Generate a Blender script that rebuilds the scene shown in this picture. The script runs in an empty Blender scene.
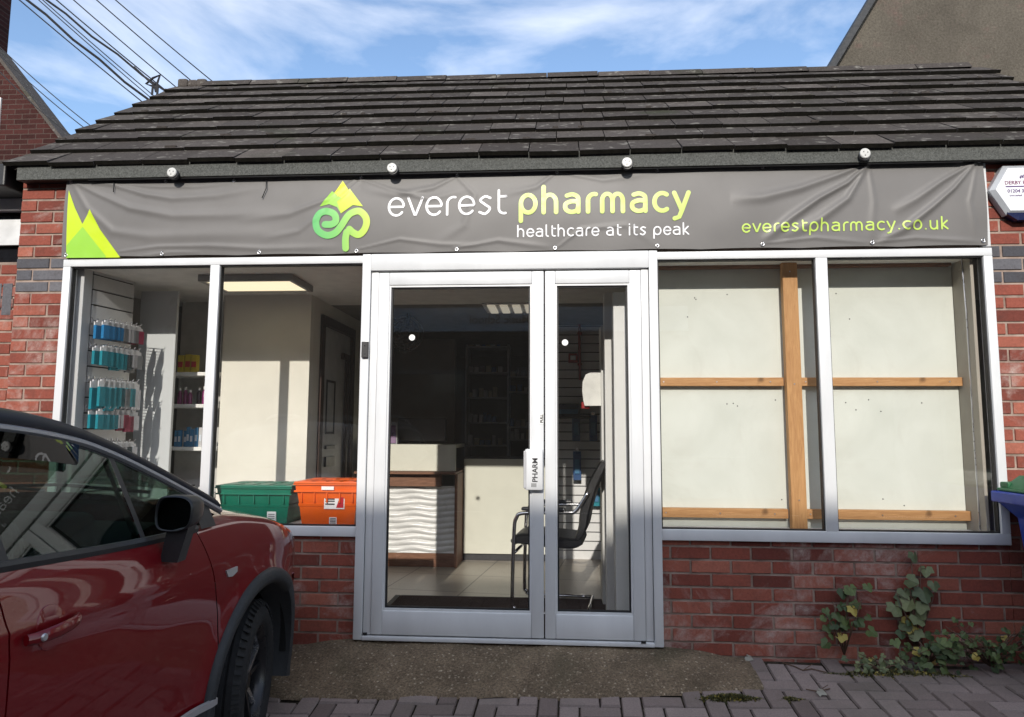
import bpy, bmesh, math, random
import numpy as np
from mathutils import Vector, Matrix
from math import sin, cos, pi, radians, sqrt, atan2
random.seed(7)
sc = bpy.context.scene
COL = sc.collection

# ---------------------------------------------------------------- camera
FPX = 700.0
YAW, PIT, ROL = .0680, .1031, .0043
CAM = np.array([.0857, -4.1247, 1.2123])
def _axes():
    cy, sy, cp, sp = cos(YAW), sin(YAW), cos(PIT), sin(PIT)
    f = np.array([-sy*cp, cy*cp, sp]); r = np.array([cy, sy, 0.]); u = np.cross(r, f)
    c, s = cos(ROL), sin(ROL)
    return r*c+u*s, u*c-r*s, f
R_, U_, F_ = _axes()
def _ray(x, y): return F_+R_*(x-512)/FPX-U_*(y-358.5)/FPX
def PY(x, y, Y=0.):                       # point of the facade-parallel plane Y seen at a photo pixel
    d = _ray(x, y); t = (Y-CAM[1])/d[1]; p = CAM+d*t; return p[0], p[2]
def PZ(x, y, Z):
    d = _ray(x, y); t = (Z-CAM[2])/d[2]; p = CAM+d*t; return p[0], p[1]
def PX(x, y, X):
    d = _ray(x, y); t = (X-CAM[0])/d[0]; p = CAM+d*t; return p[1], p[2]
def PT(x, y, D): return tuple(CAM+_ray(x, y)*D)
cd = bpy.data.cameras.new('camera'); cam = bpy.data.objects.new('camera', cd); COL.objects.link(cam)
cd.sensor_fit = 'HORIZONTAL'; cd.sensor_width = 36; cd.lens = 36*FPX/1024; cd.clip_end = 2000; cd.clip_start = .05
M = Matrix(((R_[0], U_[0], -F_[0], CAM[0]), (R_[1], U_[1], -F_[1], CAM[1]), (R_[2], U_[2], -F_[2], CAM[2]), (0, 0, 0, 1)))
cam.matrix_world = M
sc.camera = cam

# ---------------------------------------------------------------- light
TA, TE = .05, .48
sv = Vector((TA, 1, -TE))
sun = bpy.data.lights.new('sun', 'SUN'); so = bpy.data.objects.new('sun', sun); COL.objects.link(so)
sun.energy = 2.6; sun.angle = radians(.6); sun.color = (1, .94, .85)
so.rotation_euler = sv.to_track_quat('-Z', 'Y').to_euler()
w = bpy.data.worlds.new('World'); sc.world = w; w.use_nodes = True
nt = w.node_tree; N = nt.nodes; L = nt.links; N.clear()
sky = N.new('ShaderNodeTexSky'); sky.sky_type = 'NISHITA'; sky.sun_disc = False
sky.sun_elevation = math.atan(TE/sqrt(1+TA*TA)); sky.sun_rotation = atan2(-TA, -1)
sky.air_density = 1.0; sky.dust_density = .25; sky.ozone_density = 2.0
tc = N.new('ShaderNodeTexCoord'); mp = N.new('ShaderNodeMapping'); mp.inputs['Scale'].default_value = (1.1, 1.0, 3.2)
mp.inputs['Rotation'].default_value = (0.1, .25, .3)
n1 = N.new('ShaderNodeTexNoise'); n1.inputs['Scale'].default_value = 2.3; n1.inputs['Detail'].default_value = 9; n1.inputs['Roughness'].default_value = .54; n1.inputs['Distortion'].default_value = .35
cr = N.new('ShaderNodeValToRGB'); cr.color_ramp.elements[0].position = .50; cr.color_ramp.elements[1].position = 1.0
cr.color_ramp.elements[0].color = (0, 0, 0, 1); cr.color_ramp.elements[1].color = (.8, .8, .8, 1)
mx = N.new('ShaderNodeMixRGB'); mx.inputs['Color2'].default_value = (9.6, 9.3, 9.0, 1)
bg = N.new('ShaderNodeBackground'); bg.inputs['Strength'].default_value = .15; wo = N.new('ShaderNodeOutputWorld')
L.new(tc.outputs['Generated'], mp.inputs['Vector']); L.new(mp.outputs['Vector'], n1.inputs['Vector'])
sp_ = N.new('ShaderNodeSeparateXYZ'); L.new(tc.outputs['Generated'], sp_.inputs[0])
mr_ = N.new('ShaderNodeMapRange'); mr_.inputs[1].default_value = .25; mr_.inputs[2].default_value = -.7; mr_.inputs[3].default_value = 0; mr_.inputs[4].default_value = .30   # unseen bright cloud added behind the camera as neutral fill light
L.new(sp_.outputs['Y'], mr_.inputs[0]); ad_ = N.new('ShaderNodeMath'); ad_.operation = 'ADD'; L.new(n1.outputs['Fac'], ad_.inputs[0]); L.new(mr_.outputs[0], ad_.inputs[1]); L.new(ad_.outputs[0], cr.inputs['Fac']); L.new(cr.outputs['Color'], mx.inputs['Fac'])
L.new(sky.outputs['Color'], mx.inputs['Color1']); L.new(mx.outputs['Color'], bg.inputs['Color']); L.new(bg.outputs['Background'], wo.inputs['Surface'])
vs = sc.view_settings; vs.view_transform = 'Standard'; vs.look = 'None'; vs.gamma = 1; vs.exposure = .62; vs.use_curve_mapping = False
sc.cycles.max_bounces = 12; sc.cycles.transparent_max_bounces = 24; sc.cycles.use_denoising = True

# ---------------------------------------------------------------- mesh helpers
class MB:
    def __init__(s): s.v = []; s.f = []; s.m = []; s.t = []
    def vert(s, p): s.v.append(tuple(float(c) for c in p)); return len(s.v)-1
    def face(s, ids, m=0, t=.5): s.f.append(tuple(ids)); s.m.append(m); s.t.append(t)
    def poly(s, pts, m=0, t=.5): s.face([s.vert(p) for p in pts], m, t)
    def hexa(s, p, m=0, t=.5):   # 8 points: bottom ring 0-3, top ring 4-7
        i = [s.vert(q) for q in p]
        for f in ((0, 3, 2, 1), (4, 5, 6, 7), (0, 1, 5, 4), (1, 2, 6, 5), (2, 3, 7, 6), (3, 0, 4, 7)): s.face([i[k] for k in f], m, t)
    def box(s, x0, x1, y0, y1, z0, z1, m=0, t=.5):
        s.hexa([(x0, y0, z0), (x1, y0, z0), (x1, y1, z0), (x0, y1, z0), (x0, y0, z1), (x1, y0, z1), (x1, y1, z1), (x0, y1, z1)], m, t)
    def bbox(s, x0, x1, y0, y1, z0, z1, b=.004, m=0, t=.5):   # box with chamfered edges
        b = min(b, (x1-x0)*.45, (y1-y0)*.45, (z1-z0)*.45)
        bm = bmesh.new(); bmesh.ops.create_cube(bm, size=1)
        for v in bm.verts: v.co = Vector(((x0+x1)/2+v.co.x*(x1-x0), (y0+y1)/2+v.co.y*(y1-y0), (z0+z1)/2+v.co.z*(z1-z0)))
        bmesh.ops.bevel(bm, geom=list(bm.edges), offset=b, segments=2, affect='EDGES', profile=.5)
        s.addbm(bm, m, t)
    def addbm(s, bm, m=0, t=.5, mat=None):
        if mat is not None: bm.transform(mat)
        o = len(s.v); bm.verts.ensure_lookup_table(); bm.verts.index_update()
        for v in bm.verts: s.v.append(tuple(v.co))
        for f in bm.faces: s.face([o+v.index for v in f.verts], m, t)
        bm.free()
    def grid(s, P, m=0, t=.5, flip=False):   # rows of points
        n = len(P[0]); o = len(s.v)
        for r in P:
            for p in r: s.v.append(tuple(float(c) for c in p))
        for i in range(len(P)-1):
            for j in range(n-1):
                q = (o+i*n+j, o+i*n+j+1, o+(i+1)*n+j+1, o+(i+1)*n+j)
                s.face(q[::-1] if flip else q, m, t)
    def prism(s, pts, a, b, m=0, t=.5, axis='y'):  # outline pts (x,z) extruded along y from a to b
        def P(p, d): return {'y': (p[0], d, p[1]), 'x': (d, p[0], p[1]), 'z': (p[0], p[1], d)}[axis]
        n = len(pts); i = [s.vert(P(p, a)) for p in pts]; j = [s.vert(P(p, b)) for p in pts]
        s.face(i, m, t); s.face(j[::-1], m, t)
        for k in range(n): s.face((i[k], j[k], j[(k+1) % n], i[(k+1) % n]), m, t)
    def tube(s, pts, r, n=10, m=0, t=.5, cap=True, closed=False):
        pts = [Vector(p) for p in pts]; R = r if isinstance(r, (list, tuple)) else [r]*len(pts); rings = []
        prev = None; K = len(pts)
        for k, p in enumerate(pts):
            if closed: d = pts[(k+1) % K]-pts[k-1]
            else: d = pts[min(k+1, K-1)]-pts[max(k-1, 0)]
            d.normalize()
            if prev is None:
                a = Vector((0, 0, 1)) if abs(d.z) < .9 else Vector((1, 0, 0)); u = d.cross(a).normalized()
            else: u = (prev-d*prev.dot(d)).normalized()
            prev = u; v = d.cross(u)
            rings.append([s.vert(p+(u*cos(2*pi*i/n)+v*sin(2*pi*i/n))*R[k]) for i in range(n)])
        rr = rings+[rings[0]] if closed else rings
        for a, b in zip(rr, rr[1:]):
            for i in range(n): s.face((a[i], a[(i+1) % n], b[(i+1) % n], b[i]), m, t)
        if cap and not closed: s.face(rings[0][::-1], m, t); s.face(rings[-1], m, t)
    def lathe(s, prof, c, ax='y', n=24, m=0, t=.5, closed=False):  # prof: (radius, along)
        def P(r, h, an):
            ca, sa = cos(an)*r, sin(an)*r
            return {'y': (c[0]+ca, c[1]+h, c[2]+sa), 'z': (c[0]+ca, c[1]+sa, c[2]+h), 'x': (c[0]+h, c[1]+ca, c[2]+sa)}[ax]
        rg = [[s.vert(P(r, h, 2*pi*i/n)) for i in range(n)] for r, h in prof]
        if closed: rg.append(rg[0])
        for a, b in zip(rg, rg[1:]):
            for i in range(n): s.face((a[i], a[(i+1) % n], b[(i+1) % n], b[i]), m, t)
    def build(s, name, mats, parent=None, smooth=False, loc=None, fixn=True, world=False):
        if world:   # vertices were written in world coordinates: bring them into the parent's frame
            off = Vector((0, 0, 0)); q = parent
            while q is not None: off += q.location; q = q.parent
            s.v = [(a-off.x, b-off.y, c-off.z) for a, b, c in s.v]
        me = bpy.data.meshes.new(name); me.from_pydata(s.v, [], s.f); me.update()
        for m in (mats if isinstance(mats, (list, tuple)) else [mats]): me.materials.append(m)
        me.polygons.foreach_set('material_index', s.m)
        if any(t != .5 for t in s.t):
            a = me.color_attributes.new('tint', 'FLOAT_COLOR', 'CORNER'); d = []
            for p, t in zip(me.polygons, s.t): d += [t, t, t, 1]*p.loop_total
            a.data.foreach_set('color', d)
        if fixn:
            bm = bmesh.new(); bm.from_mesh(me); bmesh.ops.recalc_face_normals(bm, faces=bm.faces); bm.to_mesh(me); bm.free()
        if smooth:
            me.polygons.foreach_set('use_smooth', [True]*len(me.polygons))
            if smooth is not True: me.set_sharp_from_angle(angle=radians(smooth))
        o = bpy.data.objects.new(name, me); COL.objects.link(o)
        if parent is not None:
            o.parent = parent
        if loc is not None: o.location = loc
        return o
def tag(o, label=None, cat=None, group=None, kind=None):
    if label: o['label'] = label
    if cat: o['category'] = cat
    if group: o['group'] = group
    if kind: o['kind'] = kind
    return o
def thing(name, loc, label, cat, group=None, rz=0):
    """Empty at the thing's base; its parts are written in its local frame"""
    o = bpy.data.objects.new(name, None); COL.objects.link(o); o.location = loc; o.rotation_euler = (0, 0, rz); o.empty_display_size = .1
    return tag(o, label, cat, group)
def copy_tree(o, parent=None):
    c = o.copy(); COL.objects.link(c)
    if parent is not None: c.parent = parent
    for ch in list(o.children): copy_tree(ch, c)
    return c
def text_bm(body, size, ext=.001, bold=0., spacing=1.0, align='LEFT'):
    cu = bpy.data.curves.new('t', 'FONT'); cu.body = body; cu.size = size; cu.extrude = ext; cu.offset = bold; cu.space_character = spacing; cu.align_x = align; cu.resolution_u = 3
    o = bpy.data.objects.new('t', cu); COL.objects.link(o)
    dg = bpy.context.evaluated_depsgraph_get(); me = bpy.data.meshes.new_from_object(o.evaluated_get(dg))
    bpy.data.objects.remove(o); bpy.data.curves.remove(cu)
    bm = bmesh.new(); bm.from_mesh(me); bpy.data.meshes.remove(me); return bm
def front_text(mb, body, x, y, z, size, m=0, bold=0., ext=.001, sp=1., mirror=False, align='LEFT'):   # upright, facing -Y
    bm = text_bm(body, size, ext, bold, sp, align)
    mb.addbm(bm, m, .5, Matrix(((-1 if mirror else 1, 0, 0, x), (0, 0, -1 if not mirror else 1, y), (0, 1, 0, z), (0, 0, 0, 1))))

# ---------------------------------------------------------------- materials
class Nd:
    def __init__(s, name):
        s.mat = bpy.data.materials.new(name); s.mat.use_nodes = True; s.t = s.mat.node_tree; s.n = s.t.nodes; s.l = s.t.links
        s.b = s.n['Principled BSDF']; s.out = s.n['Material Output']; s.co = s.n.new('ShaderNodeTexCoord')
    def new(s, ty, **k):
        o = s.n.new('ShaderNode'+ty)
        for a, v in k.items():
            if hasattr(o, a) and a not in ('Scale',): setattr(o, a, v)
            else: o.inputs[a.replace('_', ' ')].default_value = v
        return o
    def noise(s, scale, detail=4, rough=.55, dist=0, vec=None, sc=None):
        o = s.n.new('ShaderNodeTexNoise'); o.inputs['Scale'].default_value = scale; o.inputs['Detail'].default_value = detail
        o.inputs['Roughness'].default_value = rough; o.inputs['Distortion'].default_value = dist
        v = vec or s.co.outputs['Object']
        if sc:
            mp = s.n.new('ShaderNodeMapping'); mp.inputs['Scale'].default_value = sc; s.l.new(v, mp.inputs['Vector']); v = mp.outputs['Vector']
        s.l.new(v, o.inputs['Vector']); return o.outputs['Fac']
    def ramp(s, f, stops):
        o = s.n.new('ShaderNodeValToRGB'); e = o.color_ramp.elements
        while len(e) < len(stops): e.new(.5)
        for k, (p, c) in enumerate(stops):
            e[k].position = p; e[k].color = (*c, 1) if isinstance(c, tuple) else (c, c, c, 1)
        s.l.new(f, o.inputs['Fac']); return o.outputs['Color']
    def mix(s, f, a, b, ty='MIX'):
        o = s.n.new('ShaderNodeMixRGB'); o.blend_type = ty
        for i, v in zip(('Fac', 'Color1', 'Color2'), (f, a, b)):
            if isinstance(v, (int, float)): o.inputs[i].default_value = v if i == 'Fac' else (v, v, v, 1)
            elif isinstance(v, tuple): o.inputs[i].default_value = (*v, 1)
            else: s.l.new(v, o.inputs[i])
        return o.outputs['Color']
    def attr(s):
        o = s.n.new('ShaderNodeAttribute'); o.attribute_name = 'tint'; return o.outputs['Fac']
    def bump(s, f, st=.3, d=.01, prev=None):
        o = s.n.new('ShaderNodeBump'); o.inputs['Strength'].default_value = st; o.inputs['Distance'].default_value = d
        s.l.new(f, o.inputs['Height'])
        if prev: s.l.new(prev, o.inputs['Normal'])
        s.l.new(o.outputs['Normal'], s.b.inputs['Normal']); return o.outputs['Normal']
    def set(s, col=None, rough=None, metal=None, spec=None, coat=None):
        for k, v in (('Base Color', col), ('Roughness', rough), ('Metallic', metal), ('Specular IOR Level', spec), ('Coat Weight', coat)):
            if v is None: continue
            if isinstance(v, (int, float)): s.b.inputs[k].default_value = v
            elif isinstance(v, tuple): s.b.inputs[k].default_value = (*v, 1)
            else: s.l.new(v, s.b.inputs[k])
        return s.mat
_pc = {}
def plain(name, col, rough=.5, metal=0, spec=.5, var=.12, vscale=9, bump=0, coat=0):
    """painted / moulded surface with slight uneven tone"""
    if name in _pc: return _pc[name]
    d = Nd(name); f = d.noise(vscale, 5)
    a = tuple(max(0, c*(1-var)) for c in col); b = tuple(min(1, c*(1+var)) for c in col)
    c = d.ramp(f, [(.3, a), (.7, b)])
    r = d.ramp(d.noise(vscale*2.3, 3), [(.3, max(0, rough-.06)), (.7, min(1, rough+.08))])
    d.set(c, r, metal, spec, coat)
    if bump: d.bump(d.noise(vscale*30, 3), bump, .002)
    _pc[name] = d.mat; return d.mat
def brick_mat(name, lo, mid, hi, stain=True):
    d = Nd(name); t = d.attr()
    c = d.ramp(t, [(0, lo), (.45, mid), (1, hi)])
    fine = d.noise(70, 5, .7); c = d.mix(.55, c, d.ramp(fine, [(.25, .35), (.75, .8)]), 'OVERLAY')
    c = d.mix(d.ramp(d.noise(14, 4, .6), [(.5, 0.), (.75, .35)]), c, (.05, .035, .03))
    if stain:   # lime bloom on some bricks
        f = d.noise(2.4, 6, .7, .8); g = d.noise(19, 5, .8)
        k = d.mix(1, d.ramp(f, [(.52, 0.), (.68, .9)]), d.ramp(g, [(.35, .1), (.7, .9)]), 'MULTIPLY')
        c = d.mix(k, c, (.5, .44, .40))
    d.set(c, .88, 0, .25); b = d.bump(d.noise(55, 6, .7), .55, .004); return d.mat
BRICK = brick_mat('red_brick', (.13, .036, .027), (.225, .062, .043), (.33, .115, .078))
BLUEB = brick_mat('blue_brick', (.06, .06, .068), (.10, .10, .112), (.15, .145, .155), False)
OLDB = brick_mat('old_brick', (.09, .03, .024), (.13, .04, .03), (.18, .06, .045), False)
def mortar_mat():
    d = Nd('mortar'); c = d.ramp(d.noise(9, 6, .6), [(.3, (.19, .14, .115)), (.7, (.42, .33, .28))])
    d.set(c, .95, 0, .1); d.bump(d.noise(160, 4), .5, .003); return d.mat
MORTAR = mortar_mat()
def upvc():
    d = Nd('white_upvc'); c = d.ramp(d.noise(5, 5, .6, 0, None, (1, 1, .3)), [(.3, (.60, .61, .62)), (.75, (.70, .71, .72))])
    c = d.mix(d.ramp(d.noise(60, 3, .8), [(.68, 0.), (.8, .25)]), c, (.3, .27, .22))
    return d.set(c, .34, 0, .5)
UPVC = upvc()
BLACKR = plain('black_rubber', (.012, .012, .013), .6)
WHITE = plain('white_paint', (.72, .72, .69), .55)
def glass_mat(name='clear_glass', tint=(1, 1, 1), f0=.03, rough=0.0, dirt=0.0):
    d = Nd(name); d.n.remove(d.b)
    tr = d.new('BsdfTransparent'); tr.inputs['Color'].default_value = (*tint, 1)
    gl = d.new('BsdfGlossy'); gl.inputs['Roughness'].default_value = rough; gl.inputs['Color'].default_value = (1, 1, 1, 1)
    lw = d.new('LayerWeight'); lw.inputs['Blend'].default_value = .5
    pw = d.new('Math'); pw.operation = 'POWER'; pw.inputs[1].default_value = 5; d.l.new(lw.outputs['Facing'], pw.inputs[0])
    ma = d.new('Math'); ma.operation = 'MULTIPLY_ADD'; ma.inputs[1].default_value = 1-f0; ma.inputs[2].default_value = f0; d.l.new(pw.outputs[0], ma.inputs[0])
    mx = d.new('MixShader'); d.l.new(ma.outputs[0], mx.inputs[0]); d.l.new(tr.outputs[0], mx.inputs[1]); d.l.new(gl.outputs[0], mx.inputs[2])
    last = mx
    if dirt:
        df = d.new('BsdfDiffuse'); df.inputs['Color'].default_value = (.6, .58, .54, 1)
        m2 = d.new('MixShader'); k = d.ramp(d.noise(7, 7, .7, 1.2, None, (1, 1, .5)), [(.45, .004), (.8, dirt)])
        d.l.new(k, m2.inputs[0]); d.l.new(mx.outputs[0], m2.inputs[1]); d.l.new(df.outputs[0], m2.inputs[2]); last = m2
    d.l.new(last.outputs[0], d.out.inputs['Surface']); return d.mat
GLASS = glass_mat(dirt=.006)
CARGLASS = glass_mat('tinted_car_glass', (.40, .50, .45), .04)
DEFLECT = glass_mat('smoked_acrylic', (.10, .13, .17), .05)
def wood(name, a, b, sc_=(1, 1, 12), scale=3):
    d = Nd(name)
    f = d.noise(scale, 6, .6, 1.5, None, sc_); c = d.ramp(f, [(.3, a), (.7, b)])
    k = d.noise(6, 2, .5, 0); c = d.mix(d.ramp(k, [(.72, 0.), (.78, .8)]), c, tuple(x*.35 for x in a))
    d.set(c, .6, 0, .3); d.bump(f, .2, .002); return d.mat
PINEH = wood('pine_batten_grain', (.34, .165, .06), (.50, .275, .115), (1.2, 14, 14), 4)
PINEV = wood('pine_upright_grain', (.36, .175, .065), (.52, .29, .12), (14, 14, 1.2), 4)
OAKD = wood('brown_laminate', (.13, .06, .035), (.24, .12, .07), (1.5, 12, 12), 4)
DARKW = wood('dark_stained_wood', (.03, .016, .012), (.055, .03, .022), (12, 12, 1), 4)
CHROME = plain('chrome', (.75, .75, .76), .14, 1, .5, .03)
def W(mb, name, mats, parent, smooth=False): return mb.build(name, mats, parent, smooth, world=True)

# ================================================================ GROUND
def sstep(x): x = max(0., min(1., x)); return x*x*(3-2*x)
def gz(X, Y):   # the forecourt falls away from the shop towards the left
    k = (2.5-X)/3.7; k = max(0., min(1.15, k)); A = .03+.23*k
    return -.042-A*(1-math.exp(-max(0., -Y)/.8))
PAVEM = None
def pav_mat():
    d = Nd('block_paving'); t = d.attr()
    c = d.ramp(t, [(0, (.13, .10, .092)), (.5, (.20, .16, .148)), (1, (.27, .22, .205))])
    c = d.mix(.5, c, d.ramp(d.noise(130, 4, .75), [(.25, .25), (.75, .85)]), 'OVERLAY')
    c = d.mix(d.ramp(d.noise(1.7, 6, .65), [(.45, 0.), (.75, .6)]), c, (.10, .095, .075))
    d.set(c, .85, 0, .3); d.bump(d.noise(140, 4), .5, .003); return d.mat
def soil_mat():
    d = Nd('joint_grit'); c = d.ramp(d.noise(40, 5, .7), [(.3, (.018, .015, .012)), (.7, (.06, .05, .036))])
    d.set(c, 1, 0, .1); d.bump(d.noise(200, 3), .6, .004); return d.mat
PAVEM = pav_mat(); SOIL = soil_mat()
def asph():
    d = Nd('asphalt'); c = d.ramp(d.noise(220, 3, .7), [(.3, (.03, .03, .03)), (.7, (.075, .073, .07))])
    c = d.mix(d.ramp(d.noise(.6, 5), [(.4, 0.), (.7, .4)]), c, (.09, .088, .085)); d.set(c, .9, 0, .3); d.bump(d.noise(220, 3), .4, .004); return d.mat
ASPH = asph()
mb = MB(); mb.poly([(-600, -600, -.62), (600, -600, -.62), (600, 900, -.62), (-600, 900, -.62)])
tag(mb.build('ground', SOIL), kind='structure')
mb = MB(); mb.box(-60, 60, -14, -5.3, -.60, -.36); tag(mb.build('road', ASPH), kind='structure')
mb = MB()
for k in range(-20, 21): mb.box(k*3., k*3.+1.6, -9.72, -9.62, -.3599, -.356)
tag(mb.build('road_markings', plain('road_paint', (.7, .7, .68), .7, 0, .3, .2)), kind='structure')
# forecourt: bedding, then every block of the herringbone
mb = MB(); xs = [-6.2+.3*i for i in range(50)]; ys = [-5.3+.1*i for i in range(54)]
mb.grid([[(x, y, gz(x, y)-.012) for x in xs] for y in ys]); mb.box(-6.2, 8.5, -5.3, -5.29, -.6, -.35)
tag(mb.build('forecourt_bedding', SOIL), kind='structure')
mb = MB(); U = .1015; A0 = radians(-1.5); ca, sa = cos(A0), sin(A0)
OX, OY = .395, -.03
def rampy(x): return -.465+.085*sstep((x-.1)/1.0)
for i in range(-68, 62):
    for j in range(-52, 3):
        r = (i+j) % 4
        if r == 0: a, b = 2, 1
        elif r == 2: a, b = 1, 2
        else: continue
        x0, y0 = i*U, j*U
        cxm, cym = x0+a*U/2, y0+b*U/2
        X = OX+cxm*ca-cym*sa; Y = OY+cxm*sa+cym*ca
        if Y > -.03 or Y < -5.25 or X < -6.1 or X > 5.6: continue
        if (-1.7 < X < 1.05) and Y > rampy(X)+.065: continue
        g = .0028+random.random()*.0015; h = random.uniform(-.0035, .0035); tx, ty = random.uniform(-.012, .012), random.uniform(-.012, .012); rz = random.uniform(-.012, .012)
        lo = []; hi = []
        for (u, v) in ((-1, -1), (1, -1), (1, 1), (-1, 1)):
            for lst, ins, dz in ((lo, g, -.012), (hi, g+.005, 0)):
                du, dv = u*(a*U/2-ins), v*(b*U/2-ins); du, dv = du-dv*rz, dv+du*rz
                px_, py_ = OX+(cxm+du)*ca-(cym+dv)*sa, OY+(cxm+du)*sa+(cym+dv)*ca
                lst.append((px_, min(py_, -.001), gz(px_, py_)+h+dz*.6+du*tx+dv*ty+(.004 if ins != g else 0)))
        t = min(.98, max(.02, random.gauss(.5, .2)))
        ih = [mb.vert(p) for p in hi]; il = [mb.vert(p) for p in lo]; mb.face(ih, 0, t)
        for k in range(4): mb.face((il[k], il[(k+1) % 4], ih[(k+1) % 4], ih[k]), 0, t)
o = mb.build('paving', PAVEM, fixn=False); tag(o, kind='structure')
# kerb and pavement along the road
mb = MB()
for k in range(40): mb.bbox(-18+.915*k, -18+.915*k+.905, -5.46, -5.34, -.5, -.27, .012, 0, random.random())
tag(mb.build('kerb', plain('kerb_concrete', (.28, .27, .25), .9, 0, .2, .25, 14, .3)), kind='structure')
# concrete ramp in front of the door
def ramp_mat():
    d = Nd('ramp_concrete'); c = d.ramp(d.noise(4, 6, .6), [(.3, (.10, .074, .049)), (.7, (.20, .15, .10))])
    v = d.new('TexVoronoi'); v.inputs['Scale'].default_value = 42; d.l.new(d.co.outputs['Object'], v.inputs['Vector'])
    sp = d.ramp(v.outputs['Distance'], [(.20, 1.), (.36, 0.)]); sel = d.ramp(d.noise(38, 3, .8), [(.47, 0.), (.60, 1.)])
    c = d.mix(d.mix(1, sp, sel, 'MULTIPLY'), c, (.36, .30, .225))
    c = d.mix(.85, c, d.ramp(d.noise(85, 5, .85), [(.32, .08), (.68, .95)]), 'OVERLAY')
    c = d.mix(d.ramp(d.noise(2.2, 5, .6, .6), [(.5, 0.), (.7, .5)]), c, (.04, .042, .022))
    d.set(c, .92, 0, .3); b = d.bump(sp, .5, .004); d.bump(d.noise(120, 5, .8), .8, .006, b); return d.mat
mb = MB(); nx, ny = 110, 34
rows = []
for i in range(nx+1):
    r = []
    for j in range(ny+1):
        u, v = i/nx, j/ny
        x = -1.72+u*2.86; yb = rampy(x)-.008*sin(x*5)-.006*sin(x*13)
        y = -v*(-yb)
        if x > .9: # rounded right end
            f = (x-.9)/.24; x = .9+.24*sin(f*pi/2)*(1-.10*(v-.5)**2) - .02*v; y = y*max(.0, 1-.06*f**3)
        top = .012 if -1.1 < x < .66 else -.03
        if x < -1.1: top = .012-.035*sstep((-1.1-x)/.3)
        elif x > .66: top = .012-.045*sstep((x-.66)/.4)
        z = top+(gz(x, yb)+.014-top)*(v**1.05)
        z += .004*sin(x*9+v*4)+.003*sin(x*23+7*v)
        e = max(0, (v-.93)/.07); z -= .014*e*e
        if u > .975: z -= .02*((u-.975)/.025)**2*(1-v*.5)
        r.append((x, y, z))
    rows.append(r)
mb.grid(rows); o = mb.build('concrete_ramp', ramp_mat(), smooth=True); tag(o, kind='structure')

# ================================================================ BRICKWORK
def bricks(mb, x0, x1, z0, z1, yf, blue=None, holes=(), axis='y', ph=0, depth=.06, seed=0, zbase=-.035):
    """real bricks in running bond, front faces at yf; material 0 red, 1 blue, 2 mortar"""
    rnd = random.Random(seed); k0 = int(math.floor((z0-zbase)/.075))-1
    def P(x, y, z): return (x, y, z) if axis == 'y' else (y, x, z)
    segs = [(x0, x1, z0, z1)]
    for (hx0, hx1, hz0, hz1) in holes:
        out = []
        for a, b, c, e in segs:
            if hx1 <= a or hx0 >= b or hz1 <= c or hz0 >= e: out.append((a, b, c, e)); continue
            if hx0 > a: out.append((a, hx0, c, e))
            if hx1 < b: out.append((hx1, b, c, e))
            m0, m1 = max(a, hx0), min(b, hx1)
            if hz0 > c: out.append((m0, m1, c, hz0))
            if hz1 < e: out.append((m0, m1, hz1, e))
        segs = out
    for a, b, c, e in segs:
        q = [P(a, yf+.006, c), P(b, yf+.006, c), P(b, yf+depth, c), P(a, yf+depth, c), P(a, yf+.006, e), P(b, yf+.006, e), P(b, yf+depth, e), P(a, yf+depth, e)]
        mb.hexa(q, 2)
        k = k0
        while zbase+k*.075 < e:
            zb, zt = zbase+k*.075+.005, zbase+k*.075+.070
            jj = math.floor((a-ph)/.225)-1
            while True:
                off = .1125*(k % 2); xa = ph+jj*.225+off+.005; xb = xa+.215; jj += 1
                if xa > b: break
                h = hash((k, jj, seed)) % 1000/1000.
                rr = random.Random(k*7919+jj*31+seed)
                X0, X1, Z0, Z1 = max(xa, a), min(xb, b), max(zb, c), min(zt, e)
                if X1-X0 < .012 or Z1-Z0 < .008: continue
                j = lambda s=.0014: rr.uniform(-s, s)
                d = rr.uniform(-.0015, .0015); t = min(.99, max(.01, rr.gauss(.48, .22)))
                m = 1 if blue and blue[0] < (zb+zt)/2 < blue[1] else 0
                if not m and rr.random() < .035: t = .02
                X0 += j(); X1 += j(); Z0 += j(); Z1 += j()
                bk = yf+.010; fr = yf-.001+d
                lo = [mb.vert(P(x, bk, z)) for x, z in ((X0, Z0), (X1, Z0), (X1, Z1), (X0, Z1))]
                i_ = .003; hi = [mb.vert(P(x, fr, z)) for x, z in ((X0+i_, Z0+i_), (X1-i_, Z0+i_), (X1-i_, Z1-i_), (X0+i_, Z1-i_))]
                mb.face(hi, m, t)
                for q in range(4): mb.face((lo[q], lo[(q+1) % 4], hi[(q+1) % 4], hi[q]), m, t)
            k += 1

# ================================================================ PHARMACY BUILDING
shop = thing('pharmacy_building', (0, 0, 0), 'single storey red brick pharmacy with white framed shopfront and dark tiled roof', 'shop')
XL, XR = -3.01, 2.557         # frame outer edges
mb = MB(); BL = (2.062, 2.288)
bricks(mb, -3.34, XL, -.3, 2.78, 0, BL, seed=1, ph=-3.345)
bricks(mb, XL, -1.101, -.3, .590, 0, seed=1, ph=-3.345)
bricks(mb, .662, XR, -.3, .598, 0, seed=3, ph=.60)
bricks(mb, XR, 3.6, -.3, 2.78, 0, BL, seed=3, ph=.60)
mb.box(XL, XR, .02, .06, 2.28, 2.80, 2)                  # board behind the banner
mb.box(-3.34, -3.28, .06, 5.6, -.3, 2.80, 2); mb.box(3.54, 3.6, .06, 5.6, -.3, 2.80, 2); mb.box(-3.34, 3.6, 5.6, 5.66, -.3, 2.8, 2)
W(mb, 'wall', [BRICK, BLUEB, MORTAR], shop)
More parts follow.
